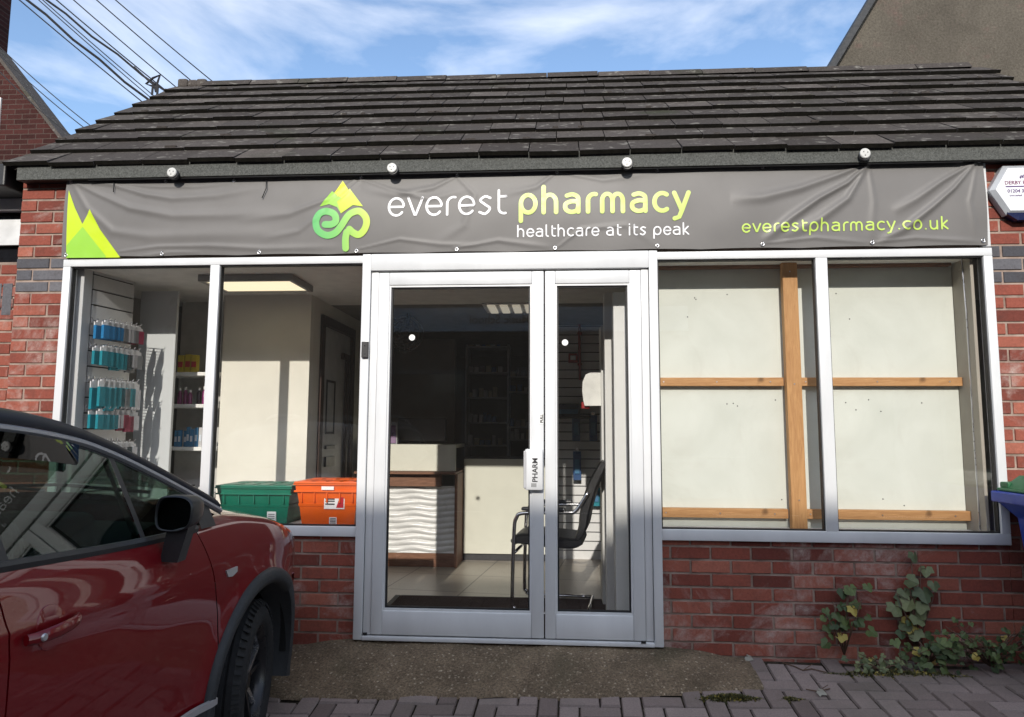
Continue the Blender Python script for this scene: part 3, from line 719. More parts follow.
# ================================================================ THINGS FIXED TO THE FRONT
BLK = plain('black_plastic', (.02, .02, .022), .4)
LENS = plain('frosted_lens', (.55, .55, .53), .35, 0, .5, .1, 60)
for (px_, py_, lb) in ((172, 172.5, 'small round fascia light above the green mountains at the left end of the banner'), (392, 168, 'small round fascia light above the letters everest'),
                       (627, 162.5, 'small round fascia light above the letters pharmacy'), (865, 153.5, 'small round fascia light above the web address on the banner')):
    x, z = PY(px_, py_, -.12); r = thing('fascia_light', (x, -.10, z), lb, 'light', 'round lights along the fascia')
    g = MB(); g.lathe([(0, .012), (.030, .012), (.034, -.002), (.034, -.012), (.030, -.016), (0, -.016)], (.003, 0, -.007), 'y', 22); g.build('housing', BLK, r, 40)
    g = MB(); g.lathe([(0, -.016), (.029, -.016), (.030, -.024), (.026, -.028), (0, -.0285)], (0, 0, 0), 'y', 22); le = g.build('lens', LENS, r, 40)
    g = MB()
    for k in range(3): g.lathe([(0, -.0275), (.003, -.028), (.003, -.0300), (0, -.0300)], (.013*cos(k*2.1+.4), 0, .013*sin(k*2.1+.4)), 'y', 8)
    g.build('screw', BLK, le)
# alarm box
x, z = PY(988.5, 191, -.04); r = thing('alarm_box', (x, 0, z), 'white hexagonal alarm box with blue base on the brick pier at the right', 'alarm')
ABW = plain('alarm_white', (.74, .76, .78), .3); ABG = plain('alarm_grey', (.42, .44, .47), .35); ABB = plain('alarm_blue', (.006, .01, .05), .25)
def hexo(k, w_=.36, h=.145, dz=0, dx=0): return [(dx+(0)*k+w_/2-w_/2*k, dz), (dx+w_/2-(w_/2-.085)*k, dz+h*k), (dx+w_/2+(w_/2-.085)*k, dz+h*k), (dx+w_/2+w_/2*k, dz), (dx+w_/2+(w_/2-.085)*k, dz-h*k), (dx+w_/2-(w_/2-.085)*k, dz-h*k)]
g = MB(); a = [g.vert((p[0], -.004, p[1])) for p in hexo(1)]; b = [g.vert((p[0], -.045, p[1])) for p in hexo(1)]; c = [g.vert((p[0], -.065, p[1])) for p in hexo(.86)]
for A_, B_, m in ((a, b, 1), (b, c, 1)):
    for i in range(6): g.face((A_[i], A_[(i+1) % 6], B_[(i+1) % 6], B_[i]), m)
g.face(c, 0); g.face(a[::-1], 1); cov = g.build('cover', [ABW, ABG], r)
g = MB(); g.prism([(.10, -.085), (.26, -.085), (.27, -.14), (.22, -.178), (.14, -.178), (.085, -.14)], -.055, -.006); g.build('siren_base', ABB, r)
g = MB(); front_text(g, 'DERBY FI', .075, -.0655, .028, .030, 0, .0006, .0006); g.build('lettering', plain('maroon_print', (.16, .04, .10), .4), cov)
g = MB(); PUR = plain('purple_print', (.10, .05, .16), .4); front_text(g, '01204 3', .088, -.0655, -.020, .028, 0, .0006, .0006); g.build('phone_number', PUR, cov)
g = MB(); front_text(g, 'www.derbyfi', .098, -.0655, -.042, .013, 0, .0003, .0006); g.build('web_address', PUR, cov); g = MB(); g.box(.08, .27, -.0662, -.0652, .012, .019); g.build('printed_bar', PUR, cov); g = MB()
for k in range(7): g.box(.160+.012*k, .169+.012*k, -.0662, -.0652, .062+.004*sin(k*1.4), .070+.004*sin(k*1.4)+.004)
for k in range(5): g.box(.165+.012*k, .173+.012*k, -.0662, -.0652, .074+.004*sin(k*1.4), .080+.004*sin(k*1.4))
g.build('printed_logo', plain('purple_print', (.10, .05, .16), .4), cov)

# ================================================================ INSIDE THE LEFT WINDOW
def P3(x, y, Y): a = PY(x, y, Y); return (a[0], Y, a[1])
# ceiling light
cl = thing('ceiling_light', (0, 0, 2.235), 'square ceiling light panel with cream diffuser inside the left window', 'light')
A_ = PZ(228, 291.5, 2.195); B_ = PZ(309, 291.5, 2.195); C_ = PZ(250, 281, 2.195)
x0, x1, y1l = A_[0], B_[0], A_[1]; y0 = C_[1]; LD = y1l-y0; cl.location = ((x0+x1)/2, (y0+y1l)/2, 2.235)
g = MB(); t = .03
for a, b, c, d in ((x0-t, x1+t, y0-t, y0), (x0-t, x1+t, y0+LD, y0+LD+t), (x0-t, x0, y0, y0+LD), (x1, x1+t, y0, y0+LD)): g.bbox(a, b, c, d, 2.190, 2.234, .003)
W(g, 'frame', plain('light_frame', (.3, .3, .29), .5), cl)
g = MB(); g.bbox(x0+.001, x1-.001, y0+.001, y0+LD-.001, 2.196, 2.21, .004)
dm = Nd('lit_diffuser'); dm.set((.5, .46, .34), .6); dm.b.inputs['Emission Color'].default_value = (1, .86, .58, 1); dm.b.inputs['Emission Strength'].default_value = .7
W(g, 'diffuser', dm.mat, cl)
# consultation room side wall with the framed door (plane X = -1.785, facing +X)
XS = -1.79
ya, zt = PX(321, 314, XS); yb2, _ = PX(354, 326, XS)
g = MB(); g.box(-1.85, XS, 1.06, ya, FL, 2.62); g.box(-1.85, XS, yb2, 3.6, FL, 2.62); g.box(-1.85, XS, ya, yb2, zt, 2.62)
cr_ = thing('consultation_room_wall', (-1.82, 2.0, FL), 'cream side wall holding the brown framed doorway behind the orange crate', 'wall'); W(g, 'wall_panel', PLAST, cr_)
dd = thing('inner_door', (XS, (ya+yb2)/2, FL), 'white inner door in a dark brown frame seen behind the orange crate', 'door')
g = MB(); fw = .075
g.bbox(XS-.05, XS+.02, ya, ya+fw, FL, zt, .004); g.bbox(XS-.05, XS+.02, yb2-fw, yb2, FL, zt, .004); g.bbox(XS-.05, XS+.02, ya+fw, yb2-fw, zt-fw, zt, .004); W(g, 'frame', DARKW, dd)
g = MB(); g.bbox(XS-.035, XS-.005, ya+fw+.004, yb2-fw-.004, FL+.01, zt-fw-.004, .003); sl_ = W(g, 'door_slab', plain('door_white', (.40, .40, .39), .5), dd)
g = MB(); yc = ya+fw+.12; yd = ya+fw+.34
def ring(x, y0, y1, z0, z1, w_):
    for a, b, c, d in ((y0, y1, z0, z0+w_), (y0, y1, z1-w_, z1), (y0, y0+w_, z0+w_, z1-w_), (y1-w_, y1, z0+w_, z1-w_)): g.box(x, x+.006, a, b, c, d)
ring(XS-.005, yc, yd, 1.18, 1.62, .02); W(g, 'glazing_bead', BLK, sl_)
g = MB(); g.bbox(XS-.005, XS+.012, yc, yd, .92, 1.0, .003); g.bbox(XS-.005, XS+.012, yc, yd, 1.06, 1.09, .003); W(g, 'letter_plate', BLK, sl_)
g = MB(); g.bbox(XS+.0, XS+.03, yb2-fw-.16, yb2-fw-.12, FL+.1, zt-.25, .004); g.bbox(XS+.0, XS+.03, yb2-fw-.28, yb2-fw-.16, zt-.30, zt-.25, .004); W(g, 'panic_bar', DARKW, sl_)
# slatwall display on the left
SLW = plain('grey_slatwall', (.52, .52, .51), .5, 0, .4, .05)
ysp = PX(92.5, 300, -2.93)[0]; p0, p1 = -2.93, -2.87; yspe = PX(131, 300, -2.89)[0]
def slat(root, a, b, z0, z1, mat, pitch=.1, name='slat_board', th=.02):
    """grooved wall board between plan points a and b, facing the shop window side"""
    ax, ay = a; bx, by_ = b; L_ = math.hypot(bx-ax, by_-ay); ux, uy = (bx-ax)/L_, (by_-ay)/L_; nx_, ny_ = uy, -ux
    g = MB(); z = z0
    while z < z1-.02:
        zz = min(z+pitch-.010, z1)
        g.hexa([(ax, ay, z), (bx, by_, z), (bx-nx_*th, by_-ny_*th, z), (ax-nx_*th, ay-ny_*th, z), (ax, ay, zz), (bx, by_, zz), (bx-nx_*th, by_-ny_*th, zz), (ax-nx_*th, ay-ny_*th, zz)], 0); z += pitch
    e = .014
    g.hexa([(ax-nx_*e, ay-ny_*e, z0), (bx-nx_*e, by_-ny_*e, z0), (bx-nx_*(th+.01), by_-ny_*(th+.01), z0), (ax-nx_*(th+.01), ay-ny_*(th+.01), z0),
            (ax-nx_*e, ay-ny_*e, z1), (bx-nx_*e, by_-ny_*e, z1), (bx-nx_*(th+.01), by_-ny_*(th+.01), z1), (ax-nx_*(th+.01), ay-ny_*(th+.01), z1)], 1)
    W(g, name, [mat, BLK], root)
    return lambda s, z, out: (ax+ux*s*L_+nx_*out, ay+uy*s*L_+ny_*out, z), (ux, uy), (nx_, ny_), L_
sw = thing('slatwall_display', ((p0+p1)/2, ysp+.25, FL), 'grey slatted display board with hooks inside the left end of the window', 'display board')
pt, u2, n2, LS = slat(sw, (p0, ysp), (p1, yspe), FL, 2.45, SLW)
g = MB(); g.bbox(-2.985, -2.93, .06, ysp-.01, FL, 2.55, .004); W(g, 'side_panel', plain('pale_grey_panel', (.50, .51, .51), .5, 0, .4, .04), sw)
# translucent white panel
YP = .66; a = PY(126, 300, YP); a = (max(a[0], -2.925), a[1]); b = PY(178, 291, YP)
pn = thing('display_divider', ((a[0]+b[0])/2, YP, FL), 'tall pale white panel standing between the hook display and the shelves', 'panel')
g = MB(); g.bbox(a[0], b[0], YP, YP+.03, FL, b[1], .004); W(g, 'sheet', plain('satin_white_sheet', (.50, .52, .52), .32, 0, .5, .06, 1.5), pn)
g = MB(); g.bbox(a[0], b[0]+.02, YP-.04, YP+.07, FL, FL+.05, .004); W(g, 'foot', SLW, pn)
# hooks with hanging packets
PKC = {'teal': plain('teal_card', (.008, .20, .25), .45), 'bluec': plain('blue_card', (.01, .16, .36), .45), 'white': plain('white_card', (.6, .6, .6), .4), 'maroon': plain('maroon_card', (.22, .015, .05), .4),
       'grey': plain('grey_blister', (.16, .17, .18), .3), 'dark': plain('dark_card', (.03, .05, .06), .4), 'clear': plain('pale_blister', (.42, .42, .44), .25)}
def packet(root, x, y, z, w_, h, d, u, col, top=True):
    ux, uy = u; nx_, ny_ = uy, -ux; g = MB()
    P = lambda s, o, zz: (x+ux*s+nx_*o, y+uy*s+ny_*o, zz)
    hz = lambda z0, z1, a, b, m, o0, o1: g.hexa([P(a, o1, z0), P(b, o1, z0), P(b, o0, z0), P(a, o0, z0), P(a, o1, z1), P(b, o1, z1), P(b, o0, z1), P(a, o0, z1)], m)
    hz(z-h, z-h*.28, -w_/2, w_/2, 0, 0, d); hz(z-h*.28, z-.012, -w_/2, w_/2, 1 if top else 0, 0, d*.4); hz(z-.012, z, -w_/4, w_/4, 1, 0, d*.4)
    return W(g, 'card', [PKC[col], PKC['white']], root)
ordn = ('first', 'second', 'third', 'fourth', 'fifth', 'sixth', 'seventh', 'eighth')
rws = [(226, 252, 'bluec', ['bluec', 'bluec', 'bluec', 'grey', 'clear', 'grey', 'maroon']), (290, 330, 'teal', ['teal', 'teal', 'teal', 'teal', 'dark', 'clear', 'grey']),
       (375, 432, 'teal', ['teal', 'teal', 'teal', 'teal', 'grey', 'teal', 'clear']), (450, 490, 'teal', ['teal', 'teal', 'teal', 'clear', 'maroon', 'maroon', 'clear']), (534, 560, 'grey', ['clear', 'grey', 'clear', 'clear', 'clear', 'dark', 'clear'])]
rown = ('top', 'second', 'third', 'fourth', 'lowest')
for ri, (zy0, zy1, _, cols) in enumerate(rws):
    pyt = 240+zy0/2.655; pyb = 240+zy1/2.655
    for k, cn in enumerate(cols):
        s = .0+.90*k/7; base, _, _, _ = pt, 0, 0, 0
        q = pt(s, 0, 0); zt_ = PY(110, pyt, ysp+.2)[1]; zb_ = PY(110, pyb, ysp+.2)[1]
        hk = thing('display_hook', (q[0], q[1], zt_), 'chrome display hook, %s from the left on the %s row of the slatted board' % (ordn[k], rown[ri]), 'hook', 'hooks on the slatted display board')
        g = MB(); g.tube([pt(s, zt_, .0), pt(s, zt_, .14), pt(s, zt_+.012, .152)], .003, 6); g.bbox(q[0]-.012, q[0]+.012, q[1]-.006, q[1]+.002, zt_-.02, zt_+.02, .002); W(g, 'rod', CHROME, hk)
        for dpt in (.12, .06):
            c = pt(s, zt_-.004, dpt); h = (zt_-zb_)+random.uniform(-.01, .02)
            r = thing('hanging_packet', c, '%s packet on the %s hook from the left, %s row of the display, %s one' % ({'teal': 'teal', 'bluec': 'blue', 'grey': 'grey', 'clear': 'pale', 'maroon': 'maroon', 'dark': 'dark', 'white': 'white'}[cn], ordn[k], rown[ri], 'front' if dpt > .1 else 'rear'), 'packet', 'packets hanging on the slatted display board')
            packet(r, c[0], c[1], c[2], .074, max(.12, h*1.25), .02, u2, cn)
# shelves at the back with bottles and boxes
Ys = .96
xa = PY(171, 400, Ys)[0]; xb = PY(215, 400, Ys)[0]
sh = thing('shelf_unit', ((xa+xb)/2, Ys+.2, FL), 'white wall shelves with medicine bottles left of the window mullion', 'shelves')
g = MB(); g.bbox(xa-.12, min(xb+.12, -2.475), Ys+.30, Ys+.33, FL, 2.5, .003); W(g, 'back_panel', plain('pale_shelf_paint', (.5, .49, .46), .6), sh)
zsh = []
for yy in (345, 375+28, 445): # image rows of shelf tops
    zsh.append(PY(190, {345: 372, 403: 404, 445: 447}[yy], Ys)[1])
zsh.append(PY(190, 494, Ys)[1])
for z in zsh:
    g = MB(); g.bbox(xa-.10, min(xb+.12, -2.475), Ys, Ys+.30, z-.028, z, .004); W(g, 'shelf', WHITE, sh)
prd = [('yellow_box', 'tall yellow box', (.55, .42, .02), .15), ('dark_bottle', 'dark brown bottle', (.04, .02, .03), .13), ('blue_packet', 'upright blue packet', (.05, .20, .38), .14), ('white_jar', 'small white jar', (.6, .6, .58), .07)]
prw = ('top', 'second', 'third', 'lowest')
for si, z in enumerate(zsh):
    nm, lb, c, h = prd[si]; n = (3, 6, 8, 5)[si]
    x = xa+.01
    for k in range(n):
        w_ = (.045, .035, .025, .055)[si]; hh = h*random.uniform(.8, 1.08); yy = Ys+.03+random.uniform(0, .04)
        cc = c if not (si == 1 and k < 3) else (.20, .02, .12); cc = (.5, .5, .5) if (si == 1 and k > 3) or (si == 2 and k > 5) else cc
        m = plain('%s_%s' % (nm, 'abc'[0 if cc == c else 1]), cc, .35)
        r = thing(nm, (x+w_/2, yy+w_/2, z), '%s, %s from the left on the %s white shelf left of the mullion' % ({(.20, .02, .12): 'plum coloured bottle', (.5, .5, .5): 'pale grey ' + nm.split('_')[1]}.get(cc, lb), ordn[k], prw[si]), nm.split('_')[1], 'goods on the white shelves left of the mullion')
        g = MB()
        if si in (1, 3):
            R0 = w_/2*.95; g.lathe([(0, 0), (R0, 0), (R0, hh*.68), (R0*.5, hh*.78), (R0*.5, hh*.84), (0, hh*.84)], (0, 0, 0), 'z', 14); g.build('body', m, r, 40)
            g = MB(); g.lathe([(0, hh*.84), (R0*.62, hh*.84), (R0*.62, hh), (0, hh)], (0, 0, 0), 'z', 14); g.build('cap', WHITE if si == 1 else BLK, r, 40)
        else:
            g.bbox(-w_/2, w_/2, -w_/2, w_/2, 0, hh, .002); bd = g.build('carton', m, r)
            g = MB(); g.box(-w_/2+.004, w_/2-.004, -w_/2-.0012, -w_/2+.001, hh*.3, hh*.62); g.build('printed_band', plain('band_%d' % si, (.5, .03, .03) if si == 0 else (.6, .65, .7), .4), bd)
        x += w_+.008+(.02 if k == 2 and si == 1 else 0)
# crates on the window ledge
g = MB(); g.bbox(-2.96, -1.12, .045, .75, .60, .640, .004); W(g, 'window_ledge', WHITE, shop)
def crate(name, pa, pb, pc, Y, col, label, dark):
    """pa top left, pb top right, pc bottom right (photo pixels on the crate's front plane)"""
    x0, z1 = PY(*pa, Y); x1, _ = PY(*pb, Y); z0 = .640; h = z1-z0; d = .36
    r = thing(name, ((x0+x1)/2, Y+d/2, z0), label, 'crate'); hw = (x1-x0)/2
    m = plain(name+'_plastic', col, .38, 0, .5, .08)
    ti = .035; g = MB(); n_ = 6
    def ringz(z, ins, ex=0): return [(-hw+ins-ex, -d/2+ins-ex, z), (hw-ins+ex, -d/2+ins-ex, z), (hw-ins+ex, d/2-ins+ex, z), (-hw+ins-ex, d/2-ins+ex, z)]
    prof = [(0, ti), (h*.45, ti*.62), (h*.46, ti*.62-.004), (h*.52, ti*.55-.004), (h*.53, ti*.55), (h*.80, ti*.25), (h*.80, -.006), (h*.84, -.006), (h*.84, .004), (h*.97, .0), (h*.97, -.010), (h, -.010)]
    R_s = [[g.vert(p) for p in ringz(z, i_)] for z, i_ in prof]
    for a, b in zip(R_s, R_s[1:]):
        for i in range(4): g.face((a[i], a[(i+1) % 4], b[(i+1) % 4], b[i]))
    g.face(R_s[0][::-1])
    for k in range(5):
        xx = -hw*.8+k*hw*.4; g.bbox(xx-.004, xx+.004, -d/2+.0, -d/2+.03, h*.55, h*.79, .002)
    body = g.build('tub', m, r)
    g = MB()
    for sx in (0, 1):   # two hinged lid flaps with moulded steps
        y0, y1 = (-d/2-.008, -.002) if sx == 0 else (.002, d/2+.008)
        g.bbox(-hw-.008, hw+.008, y0, y1, h, h+.012, .004)
        for k in range(4): g.bbox(-hw*.86+k*hw*.45, -hw*.86+k*hw*.45+hw*.33, y0+.03, y1-.03, h+.012, h+.015, .001)
    lid = g.build('lid', m, r)
    return r, body, hw, h, d, ti
rg, bg_, hw, h, d, ti = crate('green_crate', (217, 487), (291, 487), (288, 523), .10, (.003, .15, .09), 'green lidded tote crate on the window ledge beside the orange one', 0)
g = MB(); g.box(hw*.35, hw*.35+.055, -d/2+ti*.55, -d/2+ti*.95, .012, .075); st = g.build('bar_label', STK, bg_)
g = MB(); [g.box(hw*.35+.008, hw*.35+.048, -d/2+ti*.5, -d/2+ti*.54, .020+k*.012, .026+k*.012) for k in range(4)]; g.build('printing', plain('grey_ink', (.25, .25, .25), .5), st)
ro, bo, hw, h, d, ti = crate('orange_crate', (295.5, 483.5), (359, 483.5), (359, 525), .06, (.75, .115, .005), 'orange lidded tote crate on the window ledge against the door post', 0)
g = MB(); g.box(-.02, .105, -d/2+ti*.42, -d/2+ti*.8, h*.40, h*.70); st = g.build('paper_label', STK, bo)
g = MB(); g.prism([(.055, h*.43), (.10, h*.43), (.10, h*.68), (.075, h*.68)], -d/2+ti*.36, -d/2+ti*.41); g.build('red_flash', plain('red_print', (.45, .01, .02), .4), st)
g = MB(); [g.box(-.012, .045, -d/2+ti*.36, -d/2+ti*.41, h*zz, h*(zz+.03)) for zz in (.50, .57, .62)]; g.build('printing', INK, st)
g = MB(); g.box(.01, .055, -d/2+ti*.8, -d/2+ti*.98, .008, .050); st = g.build('bar_label', STK, bo)
g = MB(); [g.box(.015, .05, -d/2+ti*.74, -d/2+ti*.79, .014+k*.009, .018+k*.009) for k in range(4)]; g.build('printing', INK, st)
g = MB(); g.box(-.03, .045, -d/2-.012, -d/2-.004, h*.86, h*.94); g.build('white_marking', STK, bo)

# ================================================================ SHOP FLOOR
WLAM = plain('cream_laminate', (.62, .62, .53), .45, 0, .4, .03)
Yc = 2.11
x0 = -1.72; x1 = PY(455, 500, Yc)[0]; zt = PY(420, 444.5, Yc)[1]; zm = PY(420, 471, Yc)[1]; zw = PY(420, 486, Yc)[1]; zp = PY(420, 553, Yc)[1]
c1 = thing('service_counter', ((x0+x1)/2, Yc+.3, FL), 'shop counter with a ribbed white wave front and wooden ledge', 'counter')
g = MB(); g.bbox(x0, x1, Yc, Yc+.04, zm, zt, .003); g.bbox(x0, x1, Yc+.04, Yc+.6, zt-.03, zt, .003); W(g, 'top_screen', WLAM, c1)
g = MB(); g.bbox(x0, x1+.02, Yc-.12, Yc+.6, zm-.022, zm-.002, .003); g.bbox(x0+.2, x1-.12, Yc-.05, Yc+.02, zw+.0, zm-.024, .003); g.bbox(x1-.001, x1+.024, Yc-.02, Yc+.62, FL, zm-.023, .003); W(g, 'ledge', OAKD, c1)
g = MB(); rows = []; nxx, nzz = 60, 120
for i in range(nxx+1):
    xx = x0+(x1-x0-.001)*i/nxx
    rows.append([(xx, Yc+.012-.011*abs(sin((zp+(zw-zp)*j/nzz)*pi/.050+.5*sin(xx*17)))-.004*sin(xx*17+j*.2), zp+(zw-zp)*j/nzz) for j in range(nzz+1)])
g.grid(rows); g.box(x0, x1-.001, Yc+.026, Yc+.05, zp, zw); W(g, 'wave_panel', plain('gloss_white_wave', (.62, .62, .60), .3, 0, .5, .02), c1, 50)
g = MB(); g.bbox(x0, x1, Yc+.012, Yc+.58, FL, zp-.001, .003); W(g, 'plinth', OAKD, c1)
Yd = 2.45; zt2 = PY(500, 459, Yd)[1]; zb2 = PY(500, 554, Yd)[1]; xe = PY(545, 500, Yd)[0]
c2 = thing('dispensary_counter', (0, Yd+.1, FL), 'plain cream counter front on a black plinth, right of the wave front counter', 'counter')
g = MB(); g.bbox(x1+.03, xe+.02, Yd, Yd+.5, zb2, zt2, .003); W(g, 'front_panel', WLAM, c2)
g = MB(); g.bbox(x1+.03, xe, Yd+.03, Yd+.5, FL, zb2-.001, .003); W(g, 'plinth', BLK, c2)
g = MB(); g.bbox(x1+.03, xe+.03, Yd+.012, Yd+.55, zt2+.001, zt2+.010, .003); W(g, 'worktop', plain('dark_worktop', (.05, .05, .05), .4), c2)
# things on the counter
xm0, zm1 = PY(398, 418, 2.4); xm1, zm0 = PY(446, 443, 2.4)
mo = thing('computer_monitor', ((xm0+xm1)/2, 2.42, zt), 'black computer screen seen from behind on the wave front counter', 'monitor')
g = MB(); g.bbox(xm0, xm1, 2.39, 2.43, max(zm0, zt+.02), zm1, .01); W(g, 'screen_case', BLK, mo)
g = MB(); g.bbox((xm0+xm1)/2-.09, (xm0+xm1)/2+.09, 2.40, 2.52, zt+.0005, zt+.012, .003); g.bbox((xm0+xm1)/2-.02, (xm0+xm1)/2+.02, 2.431, 2.45, zt+.012, zt+.2, .003); W(g, 'stand', BLK, mo)
x, z = PY(392, 443, 2.2); ho = thing('leaflet_holder', (x, 2.2, zt), 'clear leaflet holder with purple leaflets at the left end of the counter', 'leaflet holder')
g = MB(); g.hexa([(-.05, -.01, .001), (.05, -.01, .001), (.05, .05, .001), (-.05, .05, .001), (-.05, .05, .2), (.03, .05, .2), (.03, .055, .2), (-.05, .055, .2)]); g.build('acrylic_stand', plain('clear_acrylic_grey', (.3, .3, .32), .15), ho)
g = MB(); g.hexa([(-.04, -.02, .01), (.04, -.02, .01), (.04, -.012, .01), (-.04, -.012, .01), (-.04, .035, .17), (.022, .035, .17), (.022, .043, .17), (-.04, .043, .17)]); g.build('leaflets', plain('purple_leaflet', (.12, .04, .14), .4), ho)
# doormat
ax, ay = PZ(385, 611, FL); bx, by_ = PZ(400, 597, FL)
mt = thing('doormat', (-.3, .7, FL), 'brown coir doormat just inside the glass door', 'doormat')
g = MB(); g.hexa([(ax+.01, .12, FL+.001), (.60, .12, FL+.001), (.60, by_, FL+.001), (bx, by_, FL+.001), (ax+.01, .12, FL+.012), (.60, .12, FL+.012), (.60, by_, FL+.012), (bx, by_, FL+.012)]); W(g, 'pile', plain('brown_coir', (.045, .028, .022), .95, 0, .1, .3, 90, .8), mt)
g = MB(); g.bbox(ax-.03, ax+.008, .10, by_+.03, FL+.0005, FL+.009, .003); g.bbox(ax+.012, .63, by_+.004, by_+.03, FL+.0005, FL+.009, .003); W(g, 'edging', BLACKR, mt)
# medicine shelves behind, in the dark
Yb = 4.1
ms = thing('dispensary_shelves', (PY(500, 400, Yb)[0], Yb+.15, FL), 'dark dispensary shelving full of medicine boxes behind the counter', 'shelves')
SHD = plain('shelf_grey', (.62, .62, .62), .6)
xs1, xs2, xs3 = PY(466, 400, Yb)[0], PY(508, 400, Yb)[0], PY(560, 400, Yb)[0]
zr = [PY(490, y, Yb)[1] for y in (470, 445, 422, 397, 372, 346, 326)]
for xx in (xs1, xs2, xs3): g = MB(); g.bbox(xx-.012, xx+.012, Yb, Yb+.3, FL, PY(490, 318, Yb)[1], .003); W(g, 'upright', SHD, ms)
for k, z in enumerate(zr):
    for a, b, dz in ((xs1, xs2, 0), (xs2, xs3, .07 if k % 2 else -.05)): g = MB(); g.bbox(a+.013, b-.013, Yb+.005, Yb+.3, z+dz-.018, z+dz, .002); W(g, 'shelf', SHD, ms)
BXC = [plain('box_tone_%s' % n, c, .5) for n, c in (('white', (.70, .70, .70)), ('cream', (.6, .54, .40)), ('blue', (.12, .22, .45)), ('grey', (.35, .35, .38)))]
for k, z in enumerate(zr):
    for a, b, dz, sd in ((xs1, xs2, 0, 'left'), (xs2, xs3, .07 if k % 2 else -.05, 'right')):
        x = a+.025; i = 0
        while x < b-.06 and i < 6:
            w_ = random.uniform(.035, .06); h = random.uniform(.05, .12)
            if x+w_ > b-.015: break
            ci = random.choice([0, 0, 1, 2, 3]); r = thing('medicine_box', (x+w_/2, Yb+.08, z+dz), '%s medicine box, %s along, %s shelf up, %s bay of the dispensary shelves' % (('white', 'cream', 'blue', 'grey')[ci], ordn[i], ordn[k], sd), 'medicine box', 'medicine boxes on the dispensary shelves')
            g = MB(); g.bbox(-w_/2, w_/2, -.05, .05, 0.0005, h, .002); g.build('carton', BXC[ci], r); x += w_+random.uniform(.004, .03); i += 1
# wall fan
x, z = PY(406, 334, 1.8); fn = thing('ceiling_fan', (x, 1.8, z), 'round black wire caged fan hung high behind the left door leaf', 'fan')
g = MB(); R0 = PY(424, 334, 1.8)[0]-PY(388, 334, 1.8)[0]; R0 /= 2
for k in range(5):
    rr_ = R0*(1-.2*k); g.tube([(rr_*cos(a*pi/12), -.05-.02*k*.5, rr_*sin(a*pi/12)) for a in range(24)], .005, 6, closed=True)
for k in range(20): a = k*pi/10; g.tube([(0, -.09, 0), (R0*cos(a), -.05, R0*sin(a)), (R0*.9*cos(a), .03, R0*.9*sin(a))], .003, 5)
g.build('cage', plain('fan_cage_black', (.07, .07, .07), .35), fn, True)
g = MB()
for k in range(4):
    a = k*pi/2+.3; g.hexa([(0, -.03, 0), (R0*.8*cos(a), -.04, R0*.8*sin(a)), (R0*.8*cos(a+.7), .0, R0*.8*sin(a+.7)), (R0*.2*cos(a+1), .0, R0*.2*sin(a+1)), (0, -.024, 0), (R0*.8*cos(a), -.034, R0*.8*sin(a)), (R0*.8*cos(a+.7), .006, R0*.8*sin(a+.7)), (R0*.2*cos(a+1), .006, R0*.2*sin(a+1))])
g.build('blades', plain('fan_blade_grey', (.12, .12, .13), .4), fn)
g = MB(); g.lathe([(0, -.02), (.06, -.02), (.07, .05), (.05, .12), (0, .12)], (0, 0, 0), 'y', 18); g.tube([(0, .06, .04), (0, .07, .12), (0, .07, 2.234-z)], .016, 8); g.build('motor', BLK, fn, 40)
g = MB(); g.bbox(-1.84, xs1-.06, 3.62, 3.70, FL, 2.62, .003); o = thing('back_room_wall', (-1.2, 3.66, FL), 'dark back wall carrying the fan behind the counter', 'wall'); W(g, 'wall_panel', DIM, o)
# ceiling lights far inside (unlit strip)
A_ = PZ(487, 306, 2.215); B_ = PZ(534, 306, 2.215); g = MB()
cl2 = thing('recessed_light', (0, 0, 2.235), 'dim louvred ceiling light seen through the left door leaf', 'light'); cl2.location = ((A_[0]+B_[0])/2, A_[1]+.2, 2.235)
for k in range(4): g.bbox(A_[0]+.16*k*(B_[0]-A_[0])/.6, A_[0]+(.16*k+.10)*(B_[0]-A_[0])/.6, A_[1], A_[1]+.35, 2.212, 2.224, .002)
dm2 = Nd('dim_diffuser'); dm2.set((.5, .48, .4), .6); dm2.b.inputs['Emission Color'].default_value = (1, .9, .7, 1); dm2.b.inputs['Emission Strength'].default_value = .22
W(g, 'diffuser', dm2.mat, cl2)
g = MB(); g.bbox(A_[0]-.04, B_[0]+.06, A_[1]-.03, A_[1]+.40, 2.2245, 2.234, .002); W(g, 'tray', SHD, cl2)
# right hand slatwall, seen through the narrow leaf
Yw = 2.62; xr0, xr1 = PY(540, 400, Yw)[0], .98
sr = thing('slatwall_display', ((xr0+xr1)/2, Yw, FL), 'white slatted wall panel seen through the narrow right door leaf', 'display board')
ptr, ur, nr, LR = slat(sr, (xr0, Yw), (xr1, Yw), FL, 2.6, plain('white_slatwall', (.66, .66, .65), .45, 0, .4, .04), .085)
x, z = PY(580, 380, Yw-.03); xq, zq = PY(578, 290, Yw-.03)
o = thing('red_pipe', (x, Yw-.04, z), 'red vertical pipe on the slatted wall above the dispenser', 'pipe'); g = MB(); g.tube([(x, Yw-.04, z), (x-.006, Yw-.04, zq)], .014, 10); RED = plain('red_enamel', (.28, .008, .01), .35); W(g, 'pipe_run', RED, o)
g = MB(); [g.bbox(x-.022, x+.018, Yw-.05, Yw-.001, zz-.01, zz+.01, .002) for zz in (z+.15, z+.45)]; W(g, 'clip', RED, o)
x, z = PY(573, 358, Yw-.03); o = thing('fire_call_point', (x, Yw-.03, z), 'small red fire call point beside the red pipe', 'alarm'); g = MB(); g.bbox(x-.045, x+.045, Yw-.055, Yw-.001, z-.045, z+.045, .006); q = W(g, 'box', RED, o)
